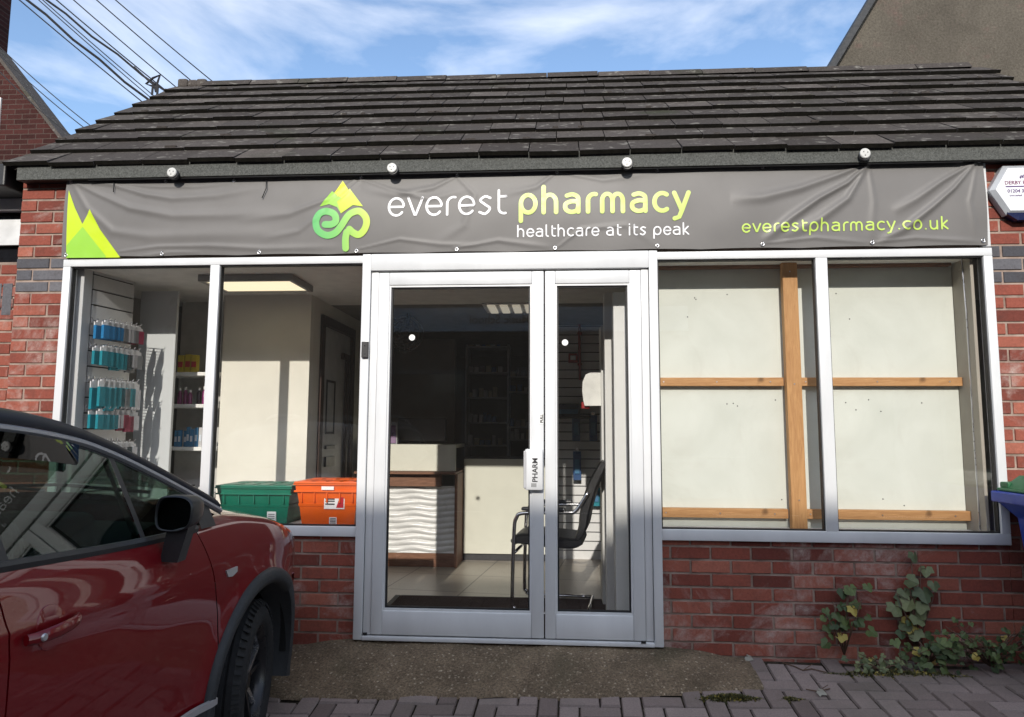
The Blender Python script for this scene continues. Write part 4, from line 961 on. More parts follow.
g = MB(); g.bbox(x-.025, x+.025, Yw-.058, Yw-.0552, z-.02, z+.02, .001); W(g, 'break_panel', STK, q)
for (px_, pyt, pyb, lb) in ((576, 412, 441, 'blue blister packet high on the slatted wall, left of its pair'), (593, 412, 441, 'blue blister packet high on the slatted wall, right of its pair'), (577, 448, 480, 'single blue packet hanging lower on the slatted wall above the chair'), (596, 484, 506, 'teal packet hanging beside the back of the black chair')):
    x, zt_ = PY(px_, pyt, Yw-.06); _, zb_ = PY(px_, pyb, Yw-.06)
    r = thing('wall_packet', (x, Yw-.06, zt_), lb, 'packet', 'packets on the right hand slatted wall'); w_ = .075
    g = MB(); g.bbox(-w_/2, w_/2, -.03, 0, -(zt_-zb_), -.03, .004); bd = g.build('card', plain('navy_blister', (.03, .08, .20), .3) if 'teal' not in lb else PKC['teal'], r)
    g = MB(); g.bbox(-w_*.3, w_*.3, -.045, -.0305, -(zt_-zb_)*.8, -(zt_-zb_)*.35, .006); g.build('blister', plain('blue_blister', (.08, .20, .34), .15), bd)
    g = MB(); g.tube([(0, .058, -.01), (0, -.06, -.01), (0, -.07, 0)], .003, 6); g.bbox(-w_*.2, w_*.2, -.012, -.008, -.03, 0, .001); g.build('hanger', CHROME, r)
x0, z1 = PY(556, 424, Yw-.2); x1_, z0 = PY(598, 432, Yw-.2)
x0, z1 = PY(552, 409, Yw-.25); x1_, z0 = PY(580, 416, Yw-.25); o = thing('boxed_product', ((x0+x1_)/2, Yw-.15, z0), 'black box with a blue label on the bracket shelf beside the dispenser', 'box')
g = MB(); g.bbox(x0, x1_, Yw-.25, Yw-.05, z0, z1+.05, .003); q = W(g, 'carton', plain('near_black_card', (.015, .02, .03), .3), o)
g = MB(); g.box(x0+.03, x1_-.02, Yw-.2515, Yw-.2501, z0+.02, z0+.06); W(g, 'printed_label', plain('blue_label', (.03, .12, .22), .4), q)
g = MB(); g.bbox(x0-.05, x1_+.1, Yw-.26, Yw-.001, z0-.02, z0-.001, .003); W(g, 'glass_shelf', BLK, sr)
# hand sanitiser dispenser on the end of the boarding
Yq = .95; xa, za = PY(583, 373, Yq); xb, zb = PY(599, 406, Yq)
r = thing('sanitiser_dispenser', ((xa+xb)/2, Yq, zb), 'white rounded hand sanitiser dispenser with a red nozzle', 'dispenser')
g = MB(); cx, w_, h = 0, (xb-xa)/2, za-zb
pr = [(-w_*1.0, h*.15), (-w_*.85, 0), (w_*1.2, 0), (w_*1.2, h), (-w_*.1, h*1.0), (-w_*.7, h*.93), (-w_*1.08, h*.72), (-w_*1.15, h*.45)]
g.prism(pr, -.06, .06); g.build('shell', plain('dispenser_white', (.66, .66, .62), .3), r, 30)
g = MB(); g.bbox(-w_*1.25, -w_*.2, -.03, .03, -.02, .028, .006); g.build('nozzle', RED, r)
# white boards of the window boxing, seen through the narrow leaf
for nm, px0, px1, Y0, Y1, ytop, lb in (('boxing_board', 613, 637, .16, .28, 292, 'widest white upright board just behind the narrow door leaf'), ('boxing_board', 604, 613, .5, .62, 293, 'middle white upright board behind the narrow door leaf'), ('boxing_board', 600.5, 604, .86, 1.05, 326, 'narrowest and rearmost white upright board beside the dispenser')):
    a, zt_ = PY(px0, ytop, Y0); b, _ = PY(px1, ytop, Y0)
    r = thing(nm, ((a+b)/2, Y0, FL), lb, 'board', 'white boards boxing in the right window'); g = MB(); g.bbox(a, max(b, a+.03), Y0, Y1, FL, zt_, .003); W(g, 'sheet', plain('white_board', (.60, .60, .575), .5, 0, .4, .03), r)
    g = MB(); g.bbox(a+.002, max(b, a+.03)-.002, Y1+.001, Y1+.03, FL, zt_-.01, .003); W(g, 'backing_batten', PINEV, r)
# ---------------------------------------------------------------- boards behind the right window
Yb_ = .235
def hb_mat():
    d = Nd('cream_hoarding_board'); c = d.ramp(d.noise(2.2, 6, .6, .5), [(.3, (.53, .55, .49)), (.7, (.63, .65, .59))]); k = d.noise(26, 4, .9, 3); c = d.mix(d.ramp(k, [(.66, 0.), (.74, .5)]), c, (.40, .38, .30)); c = d.mix(d.ramp(d.noise(1.6, 7, .75, 2.5), [(.52, 0.), (.70, .45)]), c, (.50, .50, .44))
    d.set(c, .55, 0, .3); return d.mat
HB = hb_mat()
for a, b, lb in ((.60, 1.648, 'large cream board behind the glass, nearest the doors'), (1.653, 2.47, 'large cream board behind the glass, nearest the alarm box')):
    r = thing('hoarding_board', ((a+b)/2, Yb_, .62), lb, 'board', 'boards closing the right window'); g = MB(); g.bbox(a, b, Yb_, Yb_+.018, .60, 2.5, .002); q = W(g, 'sheet', HB, r)
    g = MB()
    for k in range(9):
        xx, zz = random.uniform(a+.05, b-.05), random.choice([.8, 1.35, 1.38, 1.9, 2.05])+random.uniform(-.03, .03); g.lathe([(0, 0), (.004, 0), (.004, -.002), (0, -.002)], (xx, Yb_, zz), 'y', 8)
    W(g, 'screw_head', INK, q)
def batten(x0, x1, y0, y1, z0, z1, mat, lb, nm='timber_batten', tilt=0):
    r = thing(nm, ((x0+x1)/2, (y0+y1)/2, z0), lb, 'timber', 'pine battens on the window boards'); g = MB(); g.bbox(x0, x1, y0, y1, z0, z1, .003)
    if tilt: g.v = [(a+(c-z0)*tilt, b, c) for a, b, c in g.v]
    W(g, 'length', mat, r)
    g = MB(); n_ = 2
    for k in range(3):
        f = .1+.4*k
        g.lathe([(0, -.002), (.0045, -.002), (.0045, .001), (0, .001)], (x0+(x1-x0)*(f if x1-x0 > z1-z0 else .5)+((z1-z0)*f*tilt), y0, z0+(z1-z0)*(f if z1-z0 > x1-x0 else .5)), 'y', 8)
    W(g, 'screw', STEEL, r)
Yt = Yb_-.045
zh0 = PY(720, 386, Yt)[1]; zh1 = PY(720, 377.5, Yt)[1]; zl0 = PY(720, 518, Yt)[1]; zl1 = PY(720, 508.5, Yt)[1]
xvl, zvt = PY(782, 262, Yt-.05); xv0, _ = PY(792.5, 528, Yt-.05); xv1 = PY(808, 528, Yt-.05)[0]
batten(.64, xv0-.004, Yt, Yb_-.001, zh0, zh1, PINEH, 'horizontal pine batten at mid height, left of the upright')
batten(.64, xv0-.004, Yt, Yb_-.001, zl0, zl1, PINEH, 'horizontal pine batten at the bottom, left of the upright')
batten(xv0+.02, PY(968, 383, Yt)[0], Yt, Yb_-.001, zh0, zh1, PINEH, 'horizontal pine batten at mid height, right of the upright')
batten(xv0+.02, PY(974, 520, Yt)[0], Yt, Yb_-.001, zl0, zl1, PINEH, 'horizontal pine batten at the bottom, right of the upright')
batten(xv0, xv1, Yt-.05, Yt-.002, .645, 2.35, PINEV, 'upright pine post tilted slightly, standing in front of the cream boards', tilt=(xvl-xv0)/(2.2-.65))
z = PY(720, 268, Yt)[1]; batten(.64, 2.45, Yt, Yb_-.001, z, z+.09, OAKD, 'brown timber rail along the head of the right window')
r = thing('return_board', (2.485, .13, .62), 'beige return board closing the right end of the window', 'board'); g = MB(); g.bbox(2.472, 2.49, .045, Yb_+.02, .60, 2.5, .002); W(g, 'sheet', plain('beige_return_board', (.34, .31, .26), .6, 0, .3, .1, 4), r)
g = MB(); g.tube([(2.466, .10, .64), (2.470, .11, 1.2), (2.466, .10, 1.9), (2.468, .12, 2.3)], .004, 6); W(g, 'loose_cable', STEEL, r)
g = MB(); g.bbox(.66, 2.5, .045, Yb_-.001, .60, .648, .004); W(g, 'window_ledge', WHITE, shop)
# ---------------------------------------------------------------- visitor chairs
LEA = plain('black_leather', (.012, .012, .013), .35, 0, .5, .2, 40, .3); 
def make_chair():
    r = thing('visitor_chair', (0, 0, FL), 'x', 'chair')
    for sy in (-.26, .26):   # faces -X ; chrome cantilever hoop on each side
        g = MB(); pts = bez([(.24, sy, .02), (-.18, sy, .02), (-.235, sy, .045), (-.25, sy, .10), (-.24, sy, .52), (-.225, sy, .62), (-.17, sy, .655), (.10, sy, .665), (.17, sy, .68), (.25, sy, .80)], 6)
        g.tube(pts, .0125, 10); g.build('side_frame', CHROME, r, True)
        g = MB(); g.bbox(-.19, .10, sy-.025, sy+.025, .672, .695, .01); g.build('armrest', BLK, r, 40)
    g = MB(); g.tube([(.24, -.26, .02), (.24, .26, .02)], .0125, 10); g.tube([(-.235, -.25, .40), (-.235, .25, .40)], .010, 10); g.build('cross_bar', CHROME, r, True)
    def slab(prof, th, y0, y1):
        g = MB(); rows = []
        P = [np.array(p) for p in prof]
        top, bot = [], []
        for i, p in enumerate(P):
            d = P[min(i+1, len(P)-1)]-P[max(i-1, 0)]; d = d/np.hypot(*d); n_ = np.array([-d[1], d[0]]); k = th*(.55+.45*sin(pi*i/(len(P)-1)))
            top.append(p+n_*k/2); bot.append(p-n_*k/2)
        loop = top+bot[::-1]
        for yy, s in ((y0, .6), (y0+.02, .95), (y0+.05, 1), ((y0+y1)/2, 1.02), (y1-.05, 1), (y1-.02, .95), (y1, .6)):
            cen = [(a+b)/2 for a, b in zip(top, bot)]; cl_ = cen+cen[::-1]
            rows.append([(c[0]+(q[0]-c[0])*s, yy, c[1]+(q[1]-c[1])*s) for q, c in zip(loop, cl_)])
        for rr_ in rows: rr_.append(rr_[0])
        g.grid(rows); g.poly(rows[0][:-1]); g.poly(rows[-1][:-1]); return g
    slab(bez([(-.26, .455), (-.20, .48), (0, .465), (.14, .46), (.20, .475)], 5), .075, -.235, .235).build('seat', LEA, r, True)
    slab(bez([(.17, .49), (.205, .56), (.225, .68), (.275, .84), (.335, .96), (.345, .99)], 5), .07, -.225, .225).build('backrest', LEA, r, True)
    return r
cA = make_chair()
xq, zq = PY(524, 600, .85)
cA.location = (.05, .80, FL); cA.rotation_euler = (0, 0, radians(-6)); cA['label'] = 'black leather and chrome visitor chair just inside the glass door, half hidden by the stiles'
# ================================================================ NEIGHBOURS
# annex on the left, set back
an = thing('neighbouring_shop', (-4.6, .15, -.1), 'low brick shop front with white blind at the left edge, beside the pharmacy', 'building')
g = MB(); Ya = .15
zA = [PY(10, y, Ya)[1] for y in (190, 195, 209, 217, 243, 262)]
bricks(g, -7.5, -3.345, -.4, 2.62, Ya, None, [(-7.0, -3.40, zA[5], 2.64)], seed=9, ph=-7.4)
g.box(-7.5, -3.345, Ya+.06, 4.5, -.4, 2.0, 2)
W(g, 'wall', [BRICK, BLUEB, MORTAR], an)
g = MB(); g.bbox(-7.5, -3.345, Ya+.01, Ya+.08, zA[2], zA[1], .004); g.bbox(-7.5, -3.42, Ya+.05, Ya+.07, zA[4], zA[3], .002); W(g, 'roller_blind', plain('blind_white', (.68, .69, .70), .5), an)
g = MB(); g.box(-7.0, -3.345, Ya+.09, Ya+.12, zA[5], 2.64); W(g, 'window', plain('dark_window_glass', (.01, .01, .012), .08), an)
g = MB(); g.bbox(-7.6, -3.40, -.08, .22, PY(10, 190, 0)[1], PY(10, 168, 0)[1], .01); W(g, 'gutter', plain('black_gutter', (.015, .015, .016), .45), an)
zf = PY(10, 168, 0)[1]; g = MB(); g.box(-7.6, -3.40, .22, 4.5, zf-.1, zf-.02, 0, .4); g.bbox(-7.6, -3.40, -.06, .26, zf+.001, zf+.03, .006, 0, .4); W(g, 'roof', ROOFM, an)
g = MB(); zB = PY(8, 285, Ya)[1]
for k in range(5): # soldier course of blue bricks
    g.bbox(-3.48-.075*k-.065, -3.48-.075*k, Ya-.0035, Ya+.012, zB-.20, zB+.01, .003, 0, rr.random())
W(g, 'soldier_course', BLUEB, an)
# old brick house behind on the left
Yh = 5.0
lh = thing('brick_house', (-9.5, 7, -.3), 'dark old brick house gable with chimney stack behind the roof on the left', 'house')
a = PY(7, 70, Yh); b = PY(57, 135, Yh); sl2 = (b[1]-a[1])/(b[0]-a[0])
xr_ = b[0]+.5; zr_ = b[1]+.5*sl2; xA = a[0]-1.6; zA_ = a[1]-1.6*sl2
def tint_brick(name, base, mor=(.10, .08, .065)):
    d = Nd(name); bk = d.new('TexBrick'); bk.inputs['Scale'].default_value = 1; bk.inputs['Brick Width'].default_value = .225; bk.inputs['Row Height'].default_value = .075; bk.inputs['Mortar Size'].default_value = .006; bk.inputs['Mortar Smooth'].default_value = .2
    bk.inputs['Color1'].default_value = (*[c*.7 for c in base], 1); bk.inputs['Color2'].default_value = (*[c*1.35 for c in base], 1); bk.inputs['Mortar'].default_value = (*mor, 1)
    mp_ = d.new('Mapping'); mp_.inputs['Rotation'].default_value = (radians(90), 0, 0); d.l.new(d.co.outputs['Object'], mp_.inputs['Vector']); d.l.new(mp_.outputs['Vector'], bk.inputs['Vector'])
    c = d.mix(.6, bk.outputs['Color'], d.ramp(d.noise(30, 5, .7), [(.3, .3), (.7, .7)]), 'OVERLAY'); d.set(c, .9, 0, .2); d.bump(bk.outputs['Fac'], -.5, .01); return d.mat
OLDW = tint_brick('old_brickwork', (.045, .014, .012), (.07, .05, .042))
g = MB(); g.prism([(xA, -.5), (xr_, -.5), (xr_, zr_), (xA, zA_), (xA-(xr_-xA), zr_), (xA-(xr_-xA), -.5)][::-1], Yh, Yh+.34); g.prism([(xA-2, -.5), (xr_-.1, -.5), (xr_-.1, zr_-3.2), (xA, zA_-3.2), (xA-2, zr_-3.2)][::-1], Yh+.341, Yh+7); W(g, 'wall', OLDW, lh)
g = MB(); t = .07
for sgn in (1, -1):
    xe_ = xA+sgn*(xr_-xA+.0); ze = zr_; 
    g.hexa([(xA, Yh-.03, zA_), (xe_, Yh-.03, ze), (xe_, Yh+.36, ze), (xA, Yh+.36, zA_), (xA, Yh-.03, zA_+t), (xe_, Yh-.03, ze+t), (xe_, Yh+.36, ze+t), (xA, Yh+.36, zA_+t)], 0, .9)
    g.hexa([(xA, Yh+.37, zA_-3.1), (xe_, Yh+.37, ze-3.1), (xe_, Yh+7.1, ze-3.1), (xA, Yh+7.1, zA_-3.1), (xA, Yh+.37, zA_-3), (xe_, Yh+.37, ze-3), (xe_, Yh+7.1, ze-3), (xA, Yh+7.1, zA_-3)], 0, .5)
rf = W(g, 'roof', ROOFM, lh)
g = MB(); xc = PY(9.5, 30, Yh+.36)[0]; g.bbox(xc-1.0, xc, Yh+.02, Yh+.36, 3.0, 7.9, .01); ch = W(g, 'chimney', OLDW, rf)
g = MB(); xw, zw_ = PY(1.5, 108, Yh); g.bbox(xw-.8, xw, Yh-.03, Yh+.05, zw_-1.6, zw_+.15, .01); fr_ = W(g, 'window', WHITE, lh); g = MB(); g.box(xw-.74, xw-.06, Yh-.034, Yh-.031, zw_-1.54, zw_+.09); W(g, 'pane', plain('dark_window_glass', (.01, .01, .012), .08), fr_)
# rendered gable house on the right
Yr = 4.6; a = PY(869, 0, Yr); b = PY(830, 65, Yr); sl3 = (a[1]-b[1])/(a[0]-b[0]); xt = 7.6; zt_ = b[1]+(xt-b[0])*sl3
rh = thing('rendered_house', (xt, Yr+3, -.3), 'tall grey brown roughcast gable end with black bargeboard behind the roof on the right', 'house')
def rough():
    d = Nd('roughcast_render'); c = d.ramp(d.noise(1.3, 6, .65, .4), [(.3, (.080, .070, .057)), (.7, (.122, .108, .088))]); c = d.mix(d.ramp(d.noise(2.6, 5, .7), [(.55, 0.), (.75, .5)]), c, (.17, .09, .085))
    c = d.mix(.7, c, d.ramp(d.noise(38, 5, .8), [(.3, .2), (.7, .85)]), 'OVERLAY'); c = d.mix(d.ramp(d.noise(1.5, 4, .6, 0, None, (3.5, 3.5, .25)), [(.5, 0.), (.8, .4)]), c, (.07, .06, .05)); d.set(c, .95, 0, .15); d.bump(d.noise(45, 5, .8), .9, .012); return d.mat
xl_ = b[0]-1.6; zl_ = b[1]-1.6*sl3
g = MB(); g.prism([(xl_, -.5), (2*xt-xl_, -.5), (2*xt-xl_, zl_), (xt, zt_), (xl_, zl_)][::-1], Yr, Yr+.34); g.prism([(xl_+1.5, -.5), (2*xt-xl_-1.5, -.5), (2*xt-xl_-1.5, zl_), (xt, zt_-2.2), (xl_+1.5, zl_)][::-1], Yr+.341, Yr+8); W(g, 'wall', rough(), rh)
g = MB(); t = .16
for sgn in (-1, 1):
    xe_ = xt+sgn*(xt-xl_+.25); ze = zl_-.25*sl3
    g.hexa([(xt, Yr-.03, zt_-.08), (xe_, Yr-.03, ze-.08), (xe_, Yr+.30, ze-.08), (xt, Yr+.30, zt_-.08), (xt, Yr-.03, zt_+.02), (xe_, Yr-.03, ze+.02), (xe_, Yr+.30, ze+.02), (xt, Yr+.30, zt_+.02)], 1, .4)
rf = W(g, 'roof', [ROOFM, plain('black_bargeboard', (.012, .014, .018), .6)], rh)
g = MB()
for sgn in (-1, 1):
    xe_ = xt+sgn*(xt-xl_+.25); ze = zl_-.25*sl3
    g.hexa([(xt, Yr-.13, zt_-.12), (xe_, Yr-.13, ze-.12), (xe_, Yr-.092, ze-.12), (xt, Yr-.092, zt_-.12), (xt, Yr-.13, zt_+.03), (xe_, Yr-.13, ze+.03), (xe_, Yr-.092, ze+.03), (xt, Yr-.092, zt_+.03)])
W(g, 'bargeboard', plain('black_bargeboard', (.012, .014, .018), .4), rf)

# ================================================================ OPPOSITE SIDE OF THE ROAD (casts the shade, mirrored in the glass)
D = 13.0; HB_ = .80+TE*D; YO = -D
ob = thing('music_school_building', (0, YO-4, -.4), 'long dark brick building across the road, mirrored in the door glass', 'building')
g = MB(); g.box(-26, 16, YO-8, YO, -.5, HB_-1.3); W(g, 'wall', tint_brick('opposite_brickwork', (.05, .035, .028)), ob)
g = MB()
g.hexa([(-26.3, YO+.3, HB_-1.35), (16.3, YO+.3, HB_-1.35), (16.3, YO-8.3, HB_-1.35), (-26.3, YO-8.3, HB_-1.35), (-25.2, YO-2.0, HB_+.95), (15.6, YO-2., HB_+.95), (15.6, YO-5, HB_+.95), (-25.2, YO-5, HB_+.95)], 0, .4); W(g, 'roof', ROOFM, ob)
DG = plain('dark_window_glass', (.01, .01, .012), .08)
for k in range(-6, 6):
    xx = -4.6+k*3.4; g = MB(); g.bbox(xx, xx+2.4, YO+.002, YO+.06, .5, 2.7, .01); f = W(g, 'window', plain('dark_frame', (.08, .08, .08), .5), ob)
    g = MB(); g.box(xx+.1, xx+2.3, YO+.061, YO+.066, .6, 2.6); W(g, 'pane', DG, f)
zs_ = 3.95
sg = thing('music_school_sign', (-.6, YO+.05, zs_), 'long pale blue shop sign reading Music School across the road', 'sign')
g = MB(); g.bbox(-4.4, 3.2, YO+.01, YO+.10, zs_-.30, zs_+.30, .01); bd = W(g, 'board', plain('pale_blue_sign', (.50, .58, .66), .4), sg)
g = MB(); bm = text_bm('Music School', .285, .004, .004); g.addbm(bm, 0, .5, Matrix(((-1, 0, 0, -.62), (0, 0, 1, YO+.108), (0, 1, 0, zs_-.10), (0, 0, 0, 1)))); W(g, 'lettering', INK, bd)
# tree beside it
def tree(loc, h, rad, seed, label, n=5200):
    rnd = random.Random(seed); r = thing('broadleaf_tree', loc, label, 'tree'); g = MB()
    g.tube([(0, 0, 0), (.05, .03, h*.3), (-.05, 0, h*.6)], [.22, .16, .09], 10); tips = []
    for k in range(11):
        a = rnd.uniform(0, 2*pi); z0 = h*rnd.uniform(.28, .58); e = Vector((cos(a)*rad*rnd.uniform(.4, .8), sin(a)*rad*rnd.uniform(.4, .8), z0+h*rnd.uniform(.15, .38))); g.tube([(0, 0, z0), tuple(Vector((0, 0, z0)).lerp(e, .5)+Vector((0, 0, .15))), tuple(e)], [.08, .05, .015], 6); tips.append(e)
    g.build('trunk', plain('tree_bark', (.07, .055, .04), .9, 0, .1, .3, 20, .6), r, True)
    g = MB()
    for k in range(n):
        c = rnd.choice(tips); p = c+Vector((rnd.gauss(0, 1), rnd.gauss(0, 1), rnd.gauss(0, .8)))*rad*.30; s = rnd.uniform(.05, .10)
        u = Vector((rnd.gauss(0, 1), rnd.gauss(0, 1), rnd.gauss(0, 1))).normalized(); v = u.cross(Vector((rnd.random(), rnd.random(), 1))).normalized(); w_ = u.cross(v)
        g.poly([p+u*s, p+v*s*.5+w_*.01, p-u*s, p-v*s*.5], 0, rnd.random())
    d = Nd('tree_leaves'); d.set(d.ramp(d.attr(), [(0, (.03, .05, .015)), (1, (.10, .13, .03))]), .6); g.build('crown', d.mat, r, fixn=False)
#tree((-9.2, -15, -.5), 8.5, 3.0, 4, 'leafy tree across the road left of the music school')
# ================================================================ OVERHEAD WIRES
WM = plain('black_cable', (.015, .015, .018), .6)
ws = [((25, 0), (137, 97), .010, 'lowest and leftmost cable of the main bundle'), ((33, 0), (139, 92), .020, 'thick twisted cable, second of the main bundle'), ((44, 0), (146, 93), .008, 'thin cable just right of the thick twisted one'),
      ((48, 0), (150, 92), .008, 'thin cable in the middle of the bundle'), ((53, 0), (156, 84), .017, 'thick cable running to the bracket on the roof'), ((62, 0), (156, 82), .010, 'cable closing in on the thick bracket cable'),
      ((79, 0), (173, 84), .009, 'single cable, first to the right of the bundle'), ((102, 0), (196, 84), .009, 'single cable, second to the right of the bundle'), ((121, 0), (214, 82), .009, 'single cable farthest to the right'),
      ((0, 43), (86, 121), .009, 'upper cable of the pair beside the chimney'), ((0, 51), (82, 125), .009, 'lower cable of the pair beside the chimney'), ((20, 86), (68, 132), .009, 'lowest cable, starting below the chimney pair')]
for (a, b, r0, lb) in ws:
    a = np.array(a, float); b = np.array(b, float); d = (b-a); far = b+d*.10; near = a-d*(2.2 if a[0] > 22 else .0)
    P0 = np.array(PT(near[0], near[1], 6.2)); P1 = np.array(PT(far[0], far[1], 7.4)); Lw = np.linalg.norm(P1-P0); pts = []
    if a[0] <= 22: P0 = np.array(PT(a[0]-40, a[1]-36, 7.4)); P1 = np.array(PT(far[0], far[1], 7.4))
    for k in range(13):
        t = k/12; p = P0+(P1-P0)*t; pts.append((p[0], p[1], p[2]-.05*4*t*(1-t)+(.012*sin(t*40) if r0 > .015 else 0)))
    o = thing('overhead_cable', tuple(P1), lb + ' above the left of the roof', 'cable', 'overhead cables above the roof'); g = MB(); g.tube(pts, r0*.62, 6); W(g, 'wire', WM, o)
bk = thing('cable_bracket', PT(156, 88, 7.2), 'small looped cable bracket at the ridge where the thick cable ends', 'bracket'); g = MB()
for pl in ([(156, 92), (157, 84), (160, 75), (153, 78), (146, 84), (152, 86), (156, 84)], [(134, 67), (148, 80), (154, 85), (156, 92)], [(152, 95), (153, 84), (158, 86), (157, 97)]): g.tube([PT(x, y, 7.0) for x, y in pl], .011, 6)
W(g, 'loop', WM, bk)

# boundary wall and hedge that close the yard on the left, beyond the frame
bw = thing('boundary_wall', (-13, 0, -.6), 'plain brick boundary wall beyond the annex', 'wall'); g = MB(); g.box(-13.2, -13, -5.2, 14, -.6, 1.3); W(g, 'brickwork', tint_brick('boundary_brickwork', (.16, .055, .04)), bw)
g = MB(); g.bbox(-13.26, -12.94, -5.25, 14, 1.301, 1.38, .01); W(g, 'coping', plain('coping_concrete', (.3, .29, .27), .9, 0, .2, .2, 9, .3), bw)
hg = thing('hedge', (-16, 4, -.6), 'tall green hedge behind the boundary wall', 'hedge'); g = MB(); rnd = random.Random(8)
for k in range(9000):
    p = Vector((-15.5+rnd.gauss(0, .7), rnd.uniform(-12, 22), rnd.uniform(-.4, 2.9)+.4*sin(k*.37))); s_ = rnd.uniform(.08, .16); u = Vector((rnd.gauss(0, 1), rnd.gauss(0, 1), rnd.gauss(0, 1))).normalized(); v = u.cross(Vector((.3, .2, 1))).normalized()
    g.poly([p+u*s_, p+v*s_*.6, p-u*s_, p-v*s_*.6], 0, rnd.random())
dh = Nd('hedge_leaves'); dh.set(dh.ramp(dh.attr(), [(0, (.02, .04, .012)), (1, (.07, .10, .025))]), .7); g.build('foliage', dh.mat, hg, fixn=False).location = (16, -4, .6)
# ================================================================ WHEELIE BIN
BB = plain('blue_bin_plastic', (.004, .030, .27), .42, 0, .5, .08); GB = plain('green_bin_plastic', (.01, .10, .035), .42)
x0, zr0 = PY(994.5, 491, -.06); x0b, _ = PY(1020, 545, -.10); zl = PY(1000, 502, -.06)[1]
wb = thing('wheelie_bin', (x0+.3, -.36, gz(x0, -.4)), 'blue wheelie bin with a green lid at the right edge', 'bin'); bz = gz(x0, -.4)
def frust(g, a, b, m=0): # a, b: (x0,x1,y0,y1,z)
    P = lambda q: [(q[0], q[2], q[4]), (q[1], q[2], q[4]), (q[1], q[3], q[4]), (q[0], q[3], q[4])]; g.hexa(P(a)+P(b), m)
xb0 = x0b; wt = .50
g = MB(); frust(g, (xb0+.05, xb0+wt-.05, -.54, -.18, bz+.05), (xb0, xb0+wt, -.60, -.08, zl-.001))
for k in range(4): g.bbox(xb0+.07+.1*k, xb0+.10+.1*k, -.602, -.55, bz+.25, zl-.2, .006)
W(g, 'body', BB, wb)
g = MB(); g.bbox(x0, x0+wt+.16, -.68, -.02, zl, zr0, .008); g.hexa([(x0+.06, -.64, zl-.08), (xb0+.0, -.64, zl-.08), (xb0, -.1, zl-.08), (x0+.09, -.1, zl-.08), (x0+.02, -.66, zl-.001), (xb0+.01, -.66, zl-.001), (xb0+.01, -.05, zl-.001), (x0+.02, -.05, zl-.001)]); W(g, 'rim', BB, wb)
g = MB(); xg, zg = PY(1010, 481, -.12); xg = max(xg, x0+.04); g.bbox(xg-.02, x0+wt+.14, -.66, -.03, zr0+.001, zr0+.018, .006); frust(g, (xg, x0+wt+.10, -.62, -.05, zr0+.019), (xg+.05, x0+wt+.05, -.55, -.12, zg+.03)); g.bbox(xg+.0, x0+wt+.12, -.10, -.03, zr0+.019, zr0+.05, .006); W(g, 'lid', GB, wb)
for s in (0, 1):
    g = MB(); g.lathe([(0, 0), (.09, 0), (.10, .012), (.10, .038), (.09, .05), (0, .05)], (xb0+.02+s*(wt-.09), -.14, bz+.101), 'x', 24); W(g, 'wheel', BLACKR, wb, 40)

# ================================================================ WEEDS
def leafm(name, lo, hi):
    d = Nd(name); c = d.ramp(d.attr(), [(0, lo), (.8, hi), (1, (.30, .24, .05))]); c = d.mix(.4, c, d.ramp(d.noise(60, 4, .7), [(.3, .3), (.7, .75)]), 'OVERLAY'); d.set(c, .55, 0, .4); return d.mat
LF = leafm('weed_leaf', (.022, .045, .014), (.085, .12, .035)); LF2 = leafm('pale_weed_leaf', (.06, .085, .04), (.15, .17, .075)); STM = plain('weed_stem', (.09, .05, .03), .7)
def lobed(g, c, up, out, s, t, rnd):
    """palm shaped leaf, folded a little along its midrib"""
    n_ = Vector(up).normalized(); f = (Vector(out)-n_*Vector(out).dot(n_)).normalized(); sd = n_.cross(f)
    an = [(-158, .45), (-125, .78), (-100, .74), (-72, .95), (-48, .74), (-24, .92), (0, 1.10), (24, .92), (48, .74), (72, .95), (100, .74), (125, .78), (158, .45)]
    ce = g.vert(Vector(c)); ids = []
    for a, r in an:
        r *= s*rnd.uniform(.88, 1.1); a = radians(a); lift = -abs(sin(a))*r*.22-.12*r*r/s
        ids.append(g.vert(Vector(c)+f*(cos(a)*r)+sd*(sin(a)*r)+n_*lift))
    for a, b in zip(ids, ids[1:]): g.face((ce, a, b), 0, t)
def weed(name, base, stems, label, mat, seed, group=None, leafs=.035, nl=5, droop=0):
    rnd = random.Random(seed); r = thing(name, base, label, 'weed', group); g = MB(); lg_ = MB()
    for (dx, dy, h, ls) in stems:
        e = Vector((dx, dy, h)); pts = [(0, 0, 0), tuple(e*.5+Vector((0, -.01, .02))), tuple(e)]; g.tube(pts, [.005, .004, .002], 6)
        for k in range(nl):
            t = (.35+.65*(k+1)/nl); p = e*t+Vector((rnd.gauss(0, ls), rnd.uniform(-.03, .01), rnd.gauss(0, ls*.8))); q = e*t*.95
            g.tube([tuple(q), tuple(p)], .0015, 4)
            lobed(lg_, p, (rnd.gauss(0, .35), -1, rnd.uniform(.3, 1.0)), (rnd.gauss(0, .8), -.2, -.9-rnd.random()*.4+.9*droop), leafs*rnd.uniform(.7, 1.35), min(.8, rnd.random()*.9) if rnd.random() > .03 else 1., rnd)
    g.build('stem', STM, r, True); lg_.build('foliage', mat, r, fixn=False)
x, z = PY(845, 655, -.06); weed('climbing_weed', (x, -.05, z), [(-.05, -.0, .28, .05), (.04, -.0, .36, .05), (-.10, -.02, .22, .04), (.10, -.02, .30, .04), (.03, 0, .34, .03)], 'leafy weed against the brick wall, left of the taller one', LF, 11, leafs=.032, nl=6)
